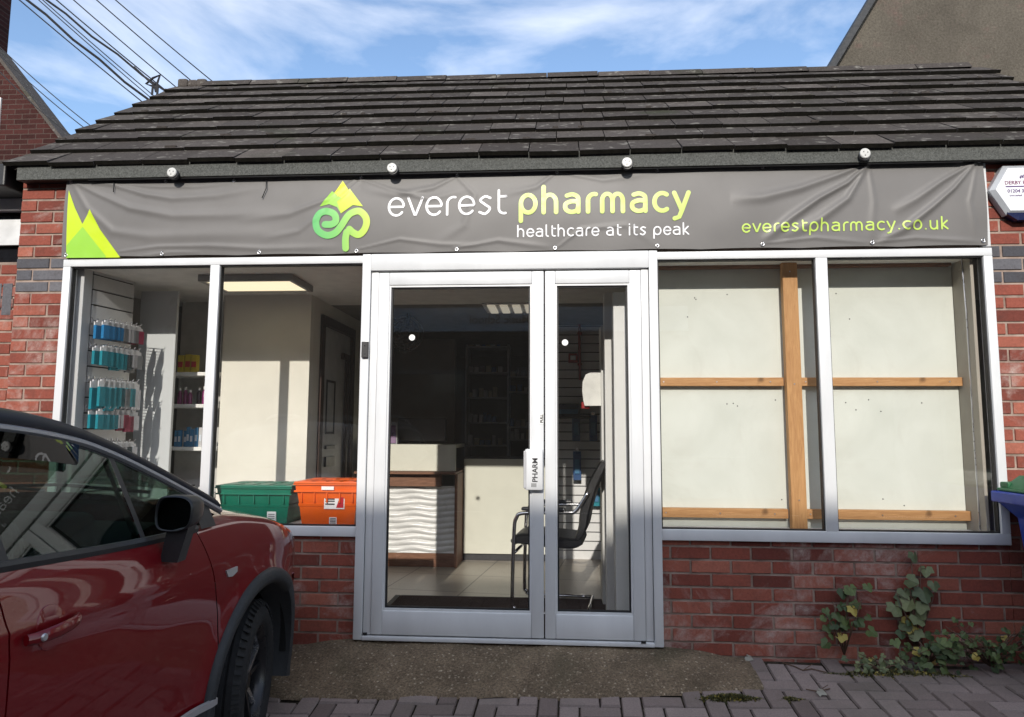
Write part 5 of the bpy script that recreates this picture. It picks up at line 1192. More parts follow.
x, z = PY(917, 652, -.06); weed('climbing_weed', (x, -.05, z), [(-.02, -.0, .40, .06), (.05, -.0, .46, .05), (.12, -.01, .34, .05), (-.09, 0, .32, .05), (.02, 0, .26, .04), (.0, 0, .5, .03)], 'tall large leaved pale weed against the brick wall below the boarded window', LF2, 12, leafs=.048, nl=3)
x, z = PY(930, 660, -.12); weed('dock_weed', (x, -.12, z-.01), [(random.uniform(-.14, .14), random.uniform(-.08, .06), random.uniform(.05, .13), .04) for _ in range(9)], 'low dark green clump at the foot of the tall weed', LF, 13, leafs=.030, nl=5, droop=.8)
x, z = PY(990, 664, -.12); weed('bramble_weed', (x, -.12, z-.01), [(random.uniform(-.22, .28), random.uniform(-.07, .08), random.uniform(.05, .20), .06) for _ in range(16)], 'tangled brambly weeds beside the wheelie bin', LF, 14, leafs=.020, nl=6, droop=.6)
x, z = PY(880, 668, -.10); weed('creeping_weed', (x, -.12, z-.012), [(random.uniform(-.18, .16), random.uniform(-.06, .06), random.uniform(.02, .06), .03) for _ in range(9)], 'low creeping weed on the paving between the two climbing weeds', LF2, 15, leafs=.018, nl=6, droop=.8)
def moss(name, cx, cy, rx, ry, n, label, seed, hh=.03):
    rnd = random.Random(seed); g = MB()
    for k in range(n):
        a = rnd.uniform(0, 2*pi); q = sqrt(rnd.random()); X = cx+cos(a)*rx*q; Y = cy+sin(a)*ry*q
        if Y > -.01: continue
        z0 = gz(X, Y)-.004+(.02 if cx < 1.1 else 0)*0; h = hh*rnd.uniform(.3, 1)*(1.2-q); s = rnd.uniform(.003, .007); b = rnd.uniform(0, pi)
        p = Vector((X, Y, z0)); e = p+Vector((rnd.gauss(0, .008), rnd.gauss(0, .008), h)); u = Vector((cos(b), sin(b), 0))*s
        g.poly([p-u, p+u, e+u*.8+Vector((0, 0, .002)), e-u*.8], 0, rnd.random())
    o = g.build(name, leafm(name+'_leaf', (.03, .035, .012), (.11, .10, .035)), fixn=False); tag(o, kind='stuff'); o['label'] = label; return o
cx, cy = PZ(730, 703, -.115); moss('moss', cx, cy, .17, .045, 1500, 'moss and tiny weeds at the corner of the concrete ramp', 21)
cx, cy = PZ(790, 702, -.10); moss('moss', cx, cy, .08, .03, 500, 'small tuft of moss in the paving joints', 22, .018)
cx, cy = PZ(900, 676, -.06); moss('moss', cx, cy, .38, .05, 1300, 'moss and grit along the foot of the wall', 23, .03)
# twig and fallen leaves
def twig(pts, lb):
    P = [PZ(x, y, -.085) for x, y in pts]; o = thing('fallen_twig', (P[0][0], P[0][1], gz(*P[0])), lb, 'twig', 'twigs on the paving'); g = MB(); g.tube([(a, b, gz(a, b)+.008) for a, b in P], .003, 6); a, b = P[len(P)//2]; g.tube([(a, b, gz(a, b)+.008), (a+.06, b+.03, gz(a, b)+.03)], .002, 5); W(g, 'branch', STM, o)
twig([(783, 671), (795, 674), (803, 677), (812, 676), (827, 679)], 'dark twig lying on the paving right of the ramp')
twig([(806, 692), (818, 694), (830, 692)], 'short twig lying nearer the camera than the other')
for k, (x, y, c, lb) in enumerate(((866, 661, 0, 'yellow fallen leaf at the foot of the left weed'), (997, 655, 1, 'brown yellow leaf among the brambly weeds'), (981, 663, 0, 'pale fallen leaf left of the brambly weeds'), (820, 691, 2, 'grey dry leaf caught on the short twig'), (742, 656, 2, 'pale leaf scrap at the wall end of the ramp'), (905, 650, 1, 'large olive leaf fallen below the tall weed'))):
    X, Y = PZ(x, y, -.06); Y = min(Y, -.03); o = thing('fallen_leaf', (X, Y, gz(X, Y)+.012), lb, 'leaf', 'fallen leaves on the paving'); g = MB(); rnd = random.Random(k); lobed(g, (0, 0, .012), (rnd.gauss(0, .3), -.5, 1), (rnd.gauss(0, 1), rnd.gauss(0, 1), .1), .03, .5, rnd)
    g.build('blade', plain('leaf_tone_%s' % 'abc'[c], [(.45, .42, .12), (.30, .19, .04), (.25, .24, .20)][c], .6), o, fixn=False)
# ================================================================ CAR (local frame: x right, y forward from the front axle, z up)
def hinterp(xs, ys, x):   # smooth monotone interpolation
    if x <= xs[0]: return ys[0]
    if x >= xs[-1]: return ys[-1]
    for i in range(len(xs)-1):
        if x <= xs[i+1]:
            h = xs[i+1]-xs[i]; t = (x-xs[i])/h
            def sl_(k):
                if k <= 0 or k >= len(xs)-1: return (ys[min(k+1, len(xs)-1)]-ys[max(k-1, 0)])/(xs[min(k+1, len(xs)-1)]-xs[max(k-1, 0)])
                a = (ys[k]-ys[k-1])/(xs[k]-xs[k-1]); b = (ys[k+1]-ys[k])/(xs[k+1]-xs[k])
                return 0 if a*b <= 0 else 2*a*b/(a+b)
            m0, m1 = sl_(i)*h, sl_(i+1)*h; t2, t3 = t*t, t*t*t
            return (2*t3-3*t2+1)*ys[i]+(t3-2*t2+t)*m0+(-2*t3+3*t2)*ys[i+1]+(t3-t2)*m1
CARZ = -.224
car = thing('red_car', (-2.125, -1.015, CARZ), 'dark red small SUV with black roof parked nose in beside the shop front', 'car'); car.rotation_euler = (radians(-1.0), radians(.5), radians(-.6))
def paint():
    d = Nd('dark_red_metallic_paint'); c = d.ramp(d.noise(900, 2, .6), [(.3, (.13, .0003, .003)), (.7, (.18, .0006, .005))]); d.set(c, .45, .1, .2, 1.0); d.b.inputs['Coat Roughness'].default_value = .02; d.b.inputs['Coat IOR'].default_value = 1.5; return d.mat
RP = paint()
def paint2():
    d = Nd('black_roof_paint'); d.set((.004, .006, .014), .42, 0, .25, 0); d.b.inputs['Coat Roughness'].default_value = .02; return d.mat
BP = paint2(); CLAD = plain('grey_black_cladding', (.028, .030, .033), .55, 0, .4, .12, 60, .15); SATIN = plain('satin_chrome', (.55, .55, .57), .38, .7, .5, .02); DARK = plain('car_black_gap', (.006, .006, .006), .8)
RARCH = .420; WZ = .345; WB = -2.606
def beltz(a): return hinterp([-2.9, -2.2, -1.425, -.735, -.33], [1.15, 1.11, 1.068, 1.05, 1.055], a)
def Wp(a):   # plan half width
    w_ = .885
    if a > .05: w_ -= .17*min(1, ((a-.05)/.66))**2.3
    if a < -2.3: w_ -= .16*((-2.3-a)/1.0)**2
    return w_
PRZ = [.18, .26, .36, .48, .58, .68, .76, .85, .92, .97, 1.02, 1.07, 1.15]
PRD = [-.045, -.016, -.012, -.012, -.007, -.001, .003, .003, -.004, -.014, -.028, -.054, -.10]   # door section: hollow below, shoulder above
PRF = [-.045, -.02, -.010, -.004, .0, .004, .006, .006, -.002, -.016, -.036, -.065, -.12]       # fender section
def side(a, z):
    f = sstep((a+.75)/.35); d = hinterp(PRZ, PRD, z)*(1-f)+hinterp(PRZ, PRF, z)*f
    s = Wp(a)+d
    for c in (0, WB):   # flared arches
        r = sqrt((a-c)**2+(z-WZ)**2); s += .020*math.exp(-((r-RARCH-.03)/.07)**2)
    # crease rising backwards on the doors
    zc = .905+.02*(-a-.6); s += .006*math.exp(-((z-zc)/.018)**2)*sstep((-a-.45)/.3)
    return s
def crownz(a):  # height where the fender side turns into the bonnet
    return hinterp([-.4, -.2, .1, .3, .5, .62, .72, .80], [1.05, 1.055, 1.02, .98, .905, .82, .72, .60], a)
def zbot(a):
    z = .245
    for c in (0, WB):
        if abs(a-c) < RARCH: z = max(z, WZ+sqrt(max(0, RARCH**2-(a-c)**2)))
    return z
def gap1(z): return hinterp([.2, .70, .80, 1.04], [-.405, -.41, -.43, -.505], z)       # fender | front door
def gap2(z): return hinterp([.2, .6, .85, 1.09], [-1.435, -1.435, -1.44, -1.475], z)               # front | rear door
def gap3(z): return hinterp([.2, .45, .7, .9, 1.1], [-2.2, -2.15, -2.30, -2.62, -2.75], z)
def panel(mb, aF, aR, zt, sx, n=34, m_=26, off=0, arch=False, zb=None):
    """side panel between two edge curves aF(z), aR(z); sx = +1 right, -1 left; wrapped inwards along every edge"""
    rows = []
    for i in range(n+1):
        u = i/n; col = []
        a_ = aF(.6)+(aR(.6)-aF(.6))*u
        zlo = zbot(a_) if arch else (zb or .245); zhi = zt(a_)
        for j in range(m_+1):
            z = zlo+(zhi-zlo)*j/m_; a = aF(z)+(aR(z)-aF(z))*u
            if arch: a = max(min(a, aF(z)), aR(z))
            col.append((sx*(side(a, z)+off), a, z))
        rows.append(col)
    mb.grid(rows, flip=sx < 0)
    rim = [r[0] for r in rows]; top = [r[-1] for r in rows]
    for edge in (rim, top, rows[0], rows[-1]): mb.grid([edge, [(p[0]-sx*.018, p[1], p[2]) for p in edge]])
g2 = .003
STRIPM = plain('window_strip_metal', (.36, .36, .38), .4, .6, .5, .02)
parts = []
for sx in (1, -1):
    sd = 'right' if sx > 0 else 'left'
    # --- fender from the door gap to the front corner
    g = MB(); F = lambda z: .80; rows = []
    n = 64; m_ = 26
    acol = [-.4+(.40+.4)*i/44 for i in range(45)]+[.40+(.80-.40)*i/20 for i in range(1, 21)]
    for a0 in acol:
        zlo = zbot(a0); zlo = max(zlo, .245) if a0 < RARCH else .40-.03*(a0-.4)
        zhi = crownz(a0); col = []
        for j in range(m_+1):
            z = zlo+(zhi-zlo)*j/m_; a = a0
            if a0 < -.20: t = (a0+.4)/.2; a = (gap1(z)+g2)*(1-t)+(-.20)*t
            col.append((sx*side(a, z), a, z))
        # roll over into the bonnet edge
        s0 = side(a0, zhi)
        for q in (.25, .5, .75, 1): col.append((sx*(col[m_][0]*sx-.075*q), col[m_][1], zhi+.035*sin(q*pi/2)*.9))
        rows.append(col)
    g.grid(rows, flip=sx < 0); 
    fe = g.build('fender', RP, car, 60)
    # --- doors
    for nm, A, B_, lab in (('front_door', gap1, gap2, None), ('rear_door', gap2, gap3, None)):
        g = MB(); panel(g, lambda z, A=A: A(z)-g2, lambda z, B_=B_: B_(z)+g2, lambda a: beltz(a), sx, 44, 40)
        d = g.build('door', RP, car, 60)
        # handle cup + bar
        hz = .905 if nm == 'front_door' else .93; ha = (-1.305 if nm == 'front_door' else -2.44)
        g = MB(); rows = []
        for i in range(15):
            u = -1+2*i/14; r = []
            for j in range(13):
                v = -1+2*j/12; k = max(0, 1-(u*u+v*v)**1.0)
                a = ha+.055*u; z = hz+.06*v; r.append((sx*(side(a, z)+.0015-.0*k), a, z))
            rows.append(r)
        cup = MB(); cen = None
        outl = [(ha+.058*cos(t)*(1 if abs(cos(t)) < .7 else .92), hz+.056*sin(t)) for t in [k*2*pi/24 for k in range(24)]]
        c0 = cup.vert((sx*(side(ha, hz)+.002), ha, hz)); ids = [cup.vert((sx*(side(a, z)+.0025), a, z)) for a, z in outl]; ids2 = [cup.vert((sx*(side(a, z)-.004), ha+(a-ha)*1.06, hz+(z-hz)*1.06)) for a, z in outl]
        for k in range(24): cup.face((c0, ids[k], ids[(k+1) % 24])); cup.face((ids[k], ids2[k], ids2[(k+1) % 24], ids[(k+1) % 24]))
        hc = cup.build('handle_recess', RP, d, 30)
        g = MB(); L0, L1 = ha-.10, ha+.085
        pr = []
        for k in range(13):
            t = k/12; a = L0+(L1-L0)*t; out = .012+.026*sin(pi*t)**.5; hh = .014+.004*sin(pi*t)
            c = (sx*(side(a, hz)+out), a, hz+.014*(t-.5)); pr.append([(c[0]+sx*.008*cos(q), c[1], c[2]+hh*sin(q)) for q in [z*2*pi/10 for z in range(11)]])
        g.grid(pr); g.poly(pr[0][:-1]); g.poly(pr[-1][:-1])
        hd_ = g.build('handle', RP, d, True)
        if nm == 'front_door':
            g = MB(); g.lathe([(0, .006), (.008, .006), (.010, .003), (.010, 0)], (0, 0, 0), 'x', 14)
            g.v = [(sx*(side(L0+.02, hz)+.034)+a*sx, L0+.03+b, hz-.006+c) for a, b, c in g.v]; g.build('key_lock', SATIN, hd_, 40)
        # belt trim
        g = MB(); rows = []
        for i in range(31):
            a = A(1.0)-g2+(B_(1.0)-A(1.0)+2*g2)*i/30; z = beltz(a); s = side(a, z)
            rows.append([(sx*(s+.004), a, z-.004), (sx*(s+.006), a, z+.010), (sx*(s-.002), a, z+.022), (sx*(s-.016), a, z+.022)])
        g.grid(rows); g.build('belt_trim', BLK, d, 40)
        # lower cladding + bright strip
        g = MB(); rows = []
        for i in range(31):
            u = i/30; a = A(.3)-g2-.0+(B_(.3)-A(.3)+2*g2)*u
            if nm == 'rear_door': a = max(a, WB+RARCH+.07)
            rows.append([(sx*(side(a, z)+o_), a, z) for z, o_ in ((.215, -.03), (.22, .010), (.32, .016), (.400, .012), (.405, .0))])
        g.grid(rows); g.build('door_cladding', CLAD, d, 40)
        g = MB(); rows = []
        for i in range(31):
            u = i/30; a = A(.3)-g2-.02+(B_(.3)-A(.3)+2*g2+.02)*u
            if nm == 'rear_door': a = max(a, WB+RARCH+.10)
            zz = .42
            rows.append([(sx*(side(a, zz)+.014), a, zz-.016), (sx*(side(a, zz)+.024), a, zz-.012), (sx*(side(a, zz)+.024), a, zz+.010), (sx*(side(a, zz)+.013), a, zz+.014)])
        g.grid(rows); g.build('bright_strip', SATIN, d, 40)
    # --- rear quarter
    g = MB(); rows = []
    for i in range(60):
        a0 = -2.15-1.08*i/59; zlo = max(zbot(a0), .26 if a0 > -2.9 else .36); zhi = beltz(a0); col = []
        for j in range(27):
            z = zlo+(zhi-zlo)*j/26; a = a0
            if a0 > -2.45: t = (a0+2.15)/(-.30); a = min(a0, (gap3(z)-g2)*(1-t)+(-2.78)*t)
            col.append((sx*side(a, z), a, z))
        rows.append(col)
    g.grid(rows, flip=sx > 0); g.build('rear_quarter', RP, car, 60)
    # --- sill
    g = MB(); rows = [[(sx*(side(a, z)+o_-.004), a, z) for z, o_ in ((.15, -.10), (.17, -.02), (.21, .004), (.243, -.012), (.25, -.03))] for a in [-.42-.05*i for i in range(36)]]
    g.grid(rows); g.build('sill', CLAD, car, 40)
    # --- arch cladding
    for c in (0, WB):
        g = MB(); rows = []
        for k in range(61):
            th = radians(-14+208*k/60); r = []
            for rad, o_ in ((RARCH-.035, -.10), (RARCH-.004, -.022), (RARCH+.002, .013), (RARCH+.03, .022), (RARCH+.058, .017), (RARCH+.066, .002), (RARCH+.066, -.012)):
                a = c+rad*cos(th); z = max(.20, WZ+rad*sin(th)); r.append((sx*(side(a, max(z, .30))+o_), a, z))
            rows.append(r)
        g.grid(rows); g.build('arch_trim', CLAD, car, 60)
        g = MB(); rows = [[(sx*.42, c+(RARCH-.01)*cos(t), WZ+(RARCH-.01)*sin(t)), (sx*.845, c+(RARCH-.01)*cos(t), WZ+(RARCH-.01)*sin(t))] for t in [radians(2+176*k/30) for k in range(31)]]
        g.grid(rows); g.poly([p[0] for p in rows]); g.build('wheel_well', DARK, car, fixn=False)
# under layer so the shut lines read dark
for sx in (1, -1):
    g = MB(); rows = []
    for a in [-.44-.08*i for i in range(24)]:
        rows.append([(sx*(side(a, z)-.022), a, z) for z in [.24+.05*j for j in range(15)]])
    g.grid(rows); g.build('inner_shell', DARK, car)
# --- bonnet
def bz_(x, a):
    S = side(a, crownz(a))-.070; t = min(1, abs(x)/S); zc = crownz(a)+.030
    return zc+(.075+.0*a)*(1-t**2.2)-.012*math.exp(-((t-.72)/.08)**2)
g = MB(); rows = []
for i in range(45):
    u = i/44; r = []
    for j in range(-24, 25):
        v = j/24; af = .80-.0*v*v; ar = -.34+.16*(1-v*v); a = ar+(af-ar)*u; S = side(a, crownz(a))-.074; x = S*v; r.append((x, a, bz_(x, a)+.001))
    rows.append(r)
g.grid(rows); g.build('bonnet', RP, car, True)
# --- nose: bumper wrapped round the front
def nose(t, z):   # t -1..1 across
    x0 = side(.80, min(z, .9)); dz = hinterp([.2, .35, .5, .62, .75, .9], [-.02, .03, .045, .03, -.02, -.10], z); return (x0*sin(t*pi/2), .80+(.10+dz)*cos(t*pi/2)**1.2)
g = MB(); rows = []
for j in range(21):
    z = .22+(.665-.22)*j/20; rows.append([(*nose(-1+2*i/40, z), z) for i in range(41)])
g.grid(rows); rows2 = [[(*nose(-1+2*i/40, .665), .665) for i in range(41)], [(side(.8, crownz(.8))*sin((-1+2*i/40)*pi/2)*.93, .80, crownz(.8)+.03+.075*(1-abs(-1+2*i/40)**2.2)) for i in range(41)]]
g.grid(rows2); bp = g.build('front_bumper', RP, car, True)
g = MB(); rows = []
for j in range(7):
    z = .24+.13*j/6; rows.append([(nose(-.72+1.44*i/30, z)[0], nose(-.72+1.44*i/30, z)[1]+.012, z) for i in range(31)])
g.grid(rows); rows = []
for j in range(5):
    z = .53+.09*j/4; rows.append([(nose(-.42+.84*i/30, z)[0], nose(-.42+.84*i/30, z)[1]+.010, z) for i in range(31)])
g.grid(rows); g.build('grille', DARK, bp)
for sx in (1, -1):   # corner below the crown, between arch and bumper
    g = MB(); rows = []
    for i in range(16):
        a = .45+.355*i/15; zb_ = .22; rows.append([(sx*side(a, z), a, z) for z in (zb_, .28, .34, .405)])
    g.grid(rows); g.build('bumper_corner', RP, bp, True)
# headlights: clear covers on the front corner
HLG = glass_mat('headlamp_cover', (.85, .88, .9), .08)
for sx in (1, -1):
    g = MB(); rows = []; rows_b = []
    for i in range(19):
        t = i/18; a = .34+.46*t; zc = crownz(a)+.004; hgt = .04+.12*sstep(t*1.6); r = []; rb = []
        for j in range(9):
            z = zc-hgt*(1-j/8); s = side(a, z); r.append((sx*(s+.010*sin(pi*j/8)+.002), a, z)); rb.append((sx*(s-.005), a, z))
        rows.append(r); rows_b.append(rb)
    g.grid(rows_b); g.build('headlight', plain('headlamp_silver', (.60, .60, .62), .22, .4, .5, .35, 30), car, True)
    hl = bpy.context.scene.objects[-1] if False else car.children[-1]
    g = MB(); g.grid(rows); g.build('lamp_cover', HLG, hl, True)
# side repeater badge on the fender
for sx in (1, -1):
    g = MB(); a0, z0 = -.315, .87; L_ = []
    for (da, dz) in ((-.05, .014), (.045, .016), (.040, -.004), (.0, -.016), (-.035, -.012)):
        a, z = a0+da, z0+dz; L_.append((sx*(side(a, z)+.006), a, z))
    g.poly(L_); g.grid([L_+[L_[0]], [(p[0]-sx*.008, p[1], p[2]) for p in L_+[L_[0]]]]); g.build('side_badge', SATIN, car, fixn=False)
# --- greenhouse
def wtop(a): return hinterp([-3.1, -2.8, -2.4, -1.9, -1.5, -1.205, -.975, -.835, -.645, -.40, -.24], [1.23, 1.33, 1.40, 1.435, 1.43, 1.412, 1.380, 1.34, 1.265, 1.155, 1.08], a)
def gs(a, z):   # half width of the glass plane
    b = Wp(min(a, -.3))-.055; return b-.50*(z-1.07)-.06*(z-1.07)**2
def A_grid(f, a0, a1, n): return [f(a0+(a1-a0)*i/n) for i in range(n+1)]
AP = -.29
for sx in (1, -1):
    # bright strip round the window heads, then black roof rail outside it
    g = MB(); rows = []
    for i in range(91):
        a = AP-(3.05+AP)*i/90; z = wtop(a); s = gs(a, z)
        rows.append([(sx*(s+.004), a, z-.004), (sx*(s+.012), a, z+.004), (sx*(s+.010), a, z+.014), (sx*(s+.002), a, z+.018)])
    g.grid(rows); g.build('window_strip', STRIPM, car, 50)
    g = MB(); rows = []
    for i in range(91):
        a = AP-(3.05+AP)*i/90; z = wtop(a); s = gs(a, z); wd = .050
        rows.append([(sx*(s+.001), a, z+.0185), (sx*(s+.002), a, z+.028), (sx*(s-.012), a, z+.045), (sx*(s-.04), a, z+.062), (sx*(s-.072), a+.0, z+.072), (sx*(s-.085), a, z+.066)])
    g.grid(rows); g.build('roof_pillar', BP, car, True)
    # windows: front quarter light, front door glass, rear door glass, rear quarter
    for nm, a0, a1, tp in (('quarter_window', -.47, -.825, 0), ('side_window', -.85, -1.40, 1), ('side_window', -1.50, -2.42, 1), ('quarter_window', -2.47, -2.85, 0)):
        g = MB(); rows = []
        for i in range(25):
            a = a0+(a1-a0)*i/24; zb_ = beltz(a)+.018; zt__ = wtop(a)-.012
            lean = .10 if nm == 'side_window' and a0 > -1 else .10
            rr_ = []
            for j in range(9):
                z = zb_+(zt__-zb_)*j/8; k = 0
                rr_.append((sx*gs(a, z), a-.0, z))
            rows.append(rr_)
        g.grid(rows); g.grid([[(p[0]-sx*.004, p[1], p[2]) for p in r] for r in rows]); wn = g.build(nm, CARGLASS, car, True, fixn=False)
    for a0, a1 in ((-.825, -.85), (-1.395, -1.505), (-2.415, -2.475)):
        g = MB(); rows = [[(sx*(gs(a0+(a1-a0)*i/2, z)+.002), a0+(a1-a0)*i/2, z) for z in [beltz(a0)+.01+(wtop(a0)-.006-beltz(a0)-.01)*j/8 for j in range(9)]] for i in range(3)]
        g.grid(rows); g.grid([[(p[0]-sx*.03, p[1], p[2]) for p in r] for r in rows]); g.build('window_pillar', BLK, car, 40)
    g = MB()
    rows = [[(sx*(gs(a, z)+.001), a, z) for z in (beltz(a)+.004, beltz(a)+.018, max(beltz(a)+.019, wtop(a)-.004))] for a in (-.36, -.40, -.44, -.472)]
    g.grid(rows); g.build('window_pillar', BLK, car, 40)
    # black surround just under the bright strip
    g = MB(); rows = []
    for i in range(91):
        a = AP-(3.05+AP)*i/90; z = wtop(a); rows.append([(sx*(gs(a, z-.014)+.002), a, z-.014), (sx*(gs(a, z)+.003), a, z-.003)])
    g.grid(rows); g.build('window_seal', BLACKR, car)
    g = MB(); rows = []   # smoked rain deflector along the head of the front window
    for i in range(33):
        a = -1.00-.40*i/32; z1_ = wtop(a)-.004; z0_ = z1_-.075*sstep((-.99-a)/.06)
        rows.append([(sx*(gs(a, z0_)+.026), a, z0_), (sx*(gs(a, z1_)+.010), a, z1_)])
    g.grid(rows); g.grid([[(p[0]-sx*.002, p[1], p[2]) for p in r] for r in rows]); g.build('wind_deflector', DEFLECT, car, fixn=False)
    # roof bar
    g = MB(); g.tube([(sx*(gs(a, wtop(a))-.10), a, wtop(a)+.085+.03*min(1, min((-1.35-a)*6, (a+2.7)*6))) for a in [-1.35-.09*i for i in range(16)]], .014, 8); g.build('roof_bar', SATIN, car, True)
# roof skin
g = MB(); rows = []
for i in range(50):
    a = -1.10-1.92*i/49; S = gs(a, wtop(a))-.083; rows.append([(S*j/16, a, wtop(a)+.066+.055*(1-(j/16)**2)) for j in range(-16, 17)])
g.grid(rows); g.build('roof', BP, car, True)
# windscreen
g = MB(); rows = []
for i in range(25):
    u = i/24; r = []
    for j in range(-16, 17):
        v = j/16; ae = AP-.02-(1.10+AP-.02)*u; Sx = gs(ae, wtop(ae))-.083; ze = wtop(ae)+.066
        a = ae+(.16*(1-u)+.0*u)*(1-v*v); z = ze+(.055*u+.02*(1-u))*(1-v*v); r.append((Sx*v, a, z))
    rows.append(r)
g.grid(rows); ws_ = g.build('windscreen', CARGLASS, car, True)
g = MB(); g.tube([(-.5, -.18, 1.17), (0, -.15, 1.19), (.45, -.20, 1.17)], .008, 6); g.tube([(-.1, -.10, 1.16), (-.3, -.16, 1.18)], .007, 6); g.build('wiper', BLACKR, ws_)
g = MB(); rows = []
for i in range(5):
    rows.append([(.80*j/12*(1-.02*i), -.36+.16*(1-(j/12)**2)+.07*i-.05, 1.12+.02*(1-(j/12)**2)-.012*i) for j in range(-12, 13)])
g.grid(rows); g.build('scuttle', BLACKR, car, True)
# rear end
g = MB(); rows = []
for j in range(25):
    z = .25+.85*j/24; b = -3.23-.14*hinterp([.25, .5, .7, 1.1], [.6, 1, .55, .0], z); rows.append([(side(-3.22, z)*sin((-1+i/15)*pi/2), -3.22+(b+3.22)*cos((-1+i/15)*pi/2), z) for i in range(31)])
g.grid(rows); g.build('tailgate', RP, car, True)
g = MB(); rows = []
for i in range(9):
    u = i/8; rows.append([((Wp(-3.2)-.08-.20*u)*j/10, -3.22+.22*u, 1.16+.16*u+.03*(1-(j/10)**2)) for j in range(-10, 11)])
g.grid(rows); g.build('rear_window', CARGLASS, car, True)
for sx in (1, -1):
    g = MB(); rows = [[(sx*(side(-3.0-.2*i/6, z)+.006), -3.0-.2*i/6, z) for z in (.86, .92, .98, 1.04)] for i in range(7)]; g.grid(rows)
    g.build('tail_light', plain('tail_lamp_red', (.35, .01, .01), .2), car, True)
for zz, nm in ((.45, 'rear_bumper'),):
    g = MB(); rows = [[(side(-3.22, z)*sin((-1+i/15)*pi/2)*1.005, -3.23-.11*cos((-1+i/15)*pi/2)-.03, z) for i in range(31)] for z in (.22, .30, .42, .50)]; g.grid(rows); g.build(nm, CLAD, car, 50)
g = MB(); g.box(-.70, .70, -3.1, .40, .17, .20); g.build('underbody', DARK, car)
# --- door mirrors
for sx in (1, -1):
    mz, ma, ms_ = 1.145, -.80, .908; K_ = .58; V_ = .72
    g = MB(); rows = []
    prof = [(-.118, -.02), (-.112, .045), (-.085, .078), (-.02, .086), (.055, .082), (.100, .060), (.112, .02), (.098, -.045), (.045, -.078), (-.06, -.080), (-.105, -.062)]
    pr = [tuple(p) for p in bez(prof+[prof[0]], 4)][:-1]
    for k, (dy, sc_) in enumerate(((-.000, .93), (.004, .985), (.012, 1.0), (.045, .99), (.085, .90), (.115, .70), (.130, .40), (.134, .05))):
        rows.append([(sx*(ms_+p[0]*sc_*K_), ma+dy, mz+p[1]*sc_*V_+dy*.05) for p in pr]+[(sx*(ms_+pr[0][0]*sc_*K_), ma+dy, mz+pr[0][1]*sc_*V_+dy*.05)])
    g.grid(rows); g.poly(rows[-1][:-1]); inn = [(sx*(ms_+p[0]*.89*K_), ma+.006, mz+p[1]*.89*V_) for p in pr]; g.grid([rows[0], inn+[inn[0]]]); 
    mi = g.build('door_mirror', plain('mirror_housing', (.016, .017, .019), .38, 0, .5, .1), car, 50)
    g = MB(); inn = [(sx*(ms_+p[0]*.885*K_), ma+.008+.03*(0), mz+p[1]*.885*V_) for p in pr]; g.poly(inn); g.poly([(p[0], p[1]+.003, p[2]) for p in inn][::-1])
    mm = Nd('mirror_glass'); mm.set((.42, .47, .52), .02, 1.0); g.build('mirror_pane', mm.mat, mi, fixn=False)
    g = MB(); g.hexa([(sx*.86, ma+.02, .985), (sx*.925, ma+.015, .985), (sx*.920, ma+.075, .985), (sx*.86, ma+.085, .985), (sx*.880, ma+.02, mz-.04), (sx*.955, ma+.018, mz-.04), (sx*.950, ma+.075, mz-.04), (sx*.880, ma+.085, mz-.04)])
    bm = bmesh.new(); g.build('mirror_stalk', BLK, mi, 30)
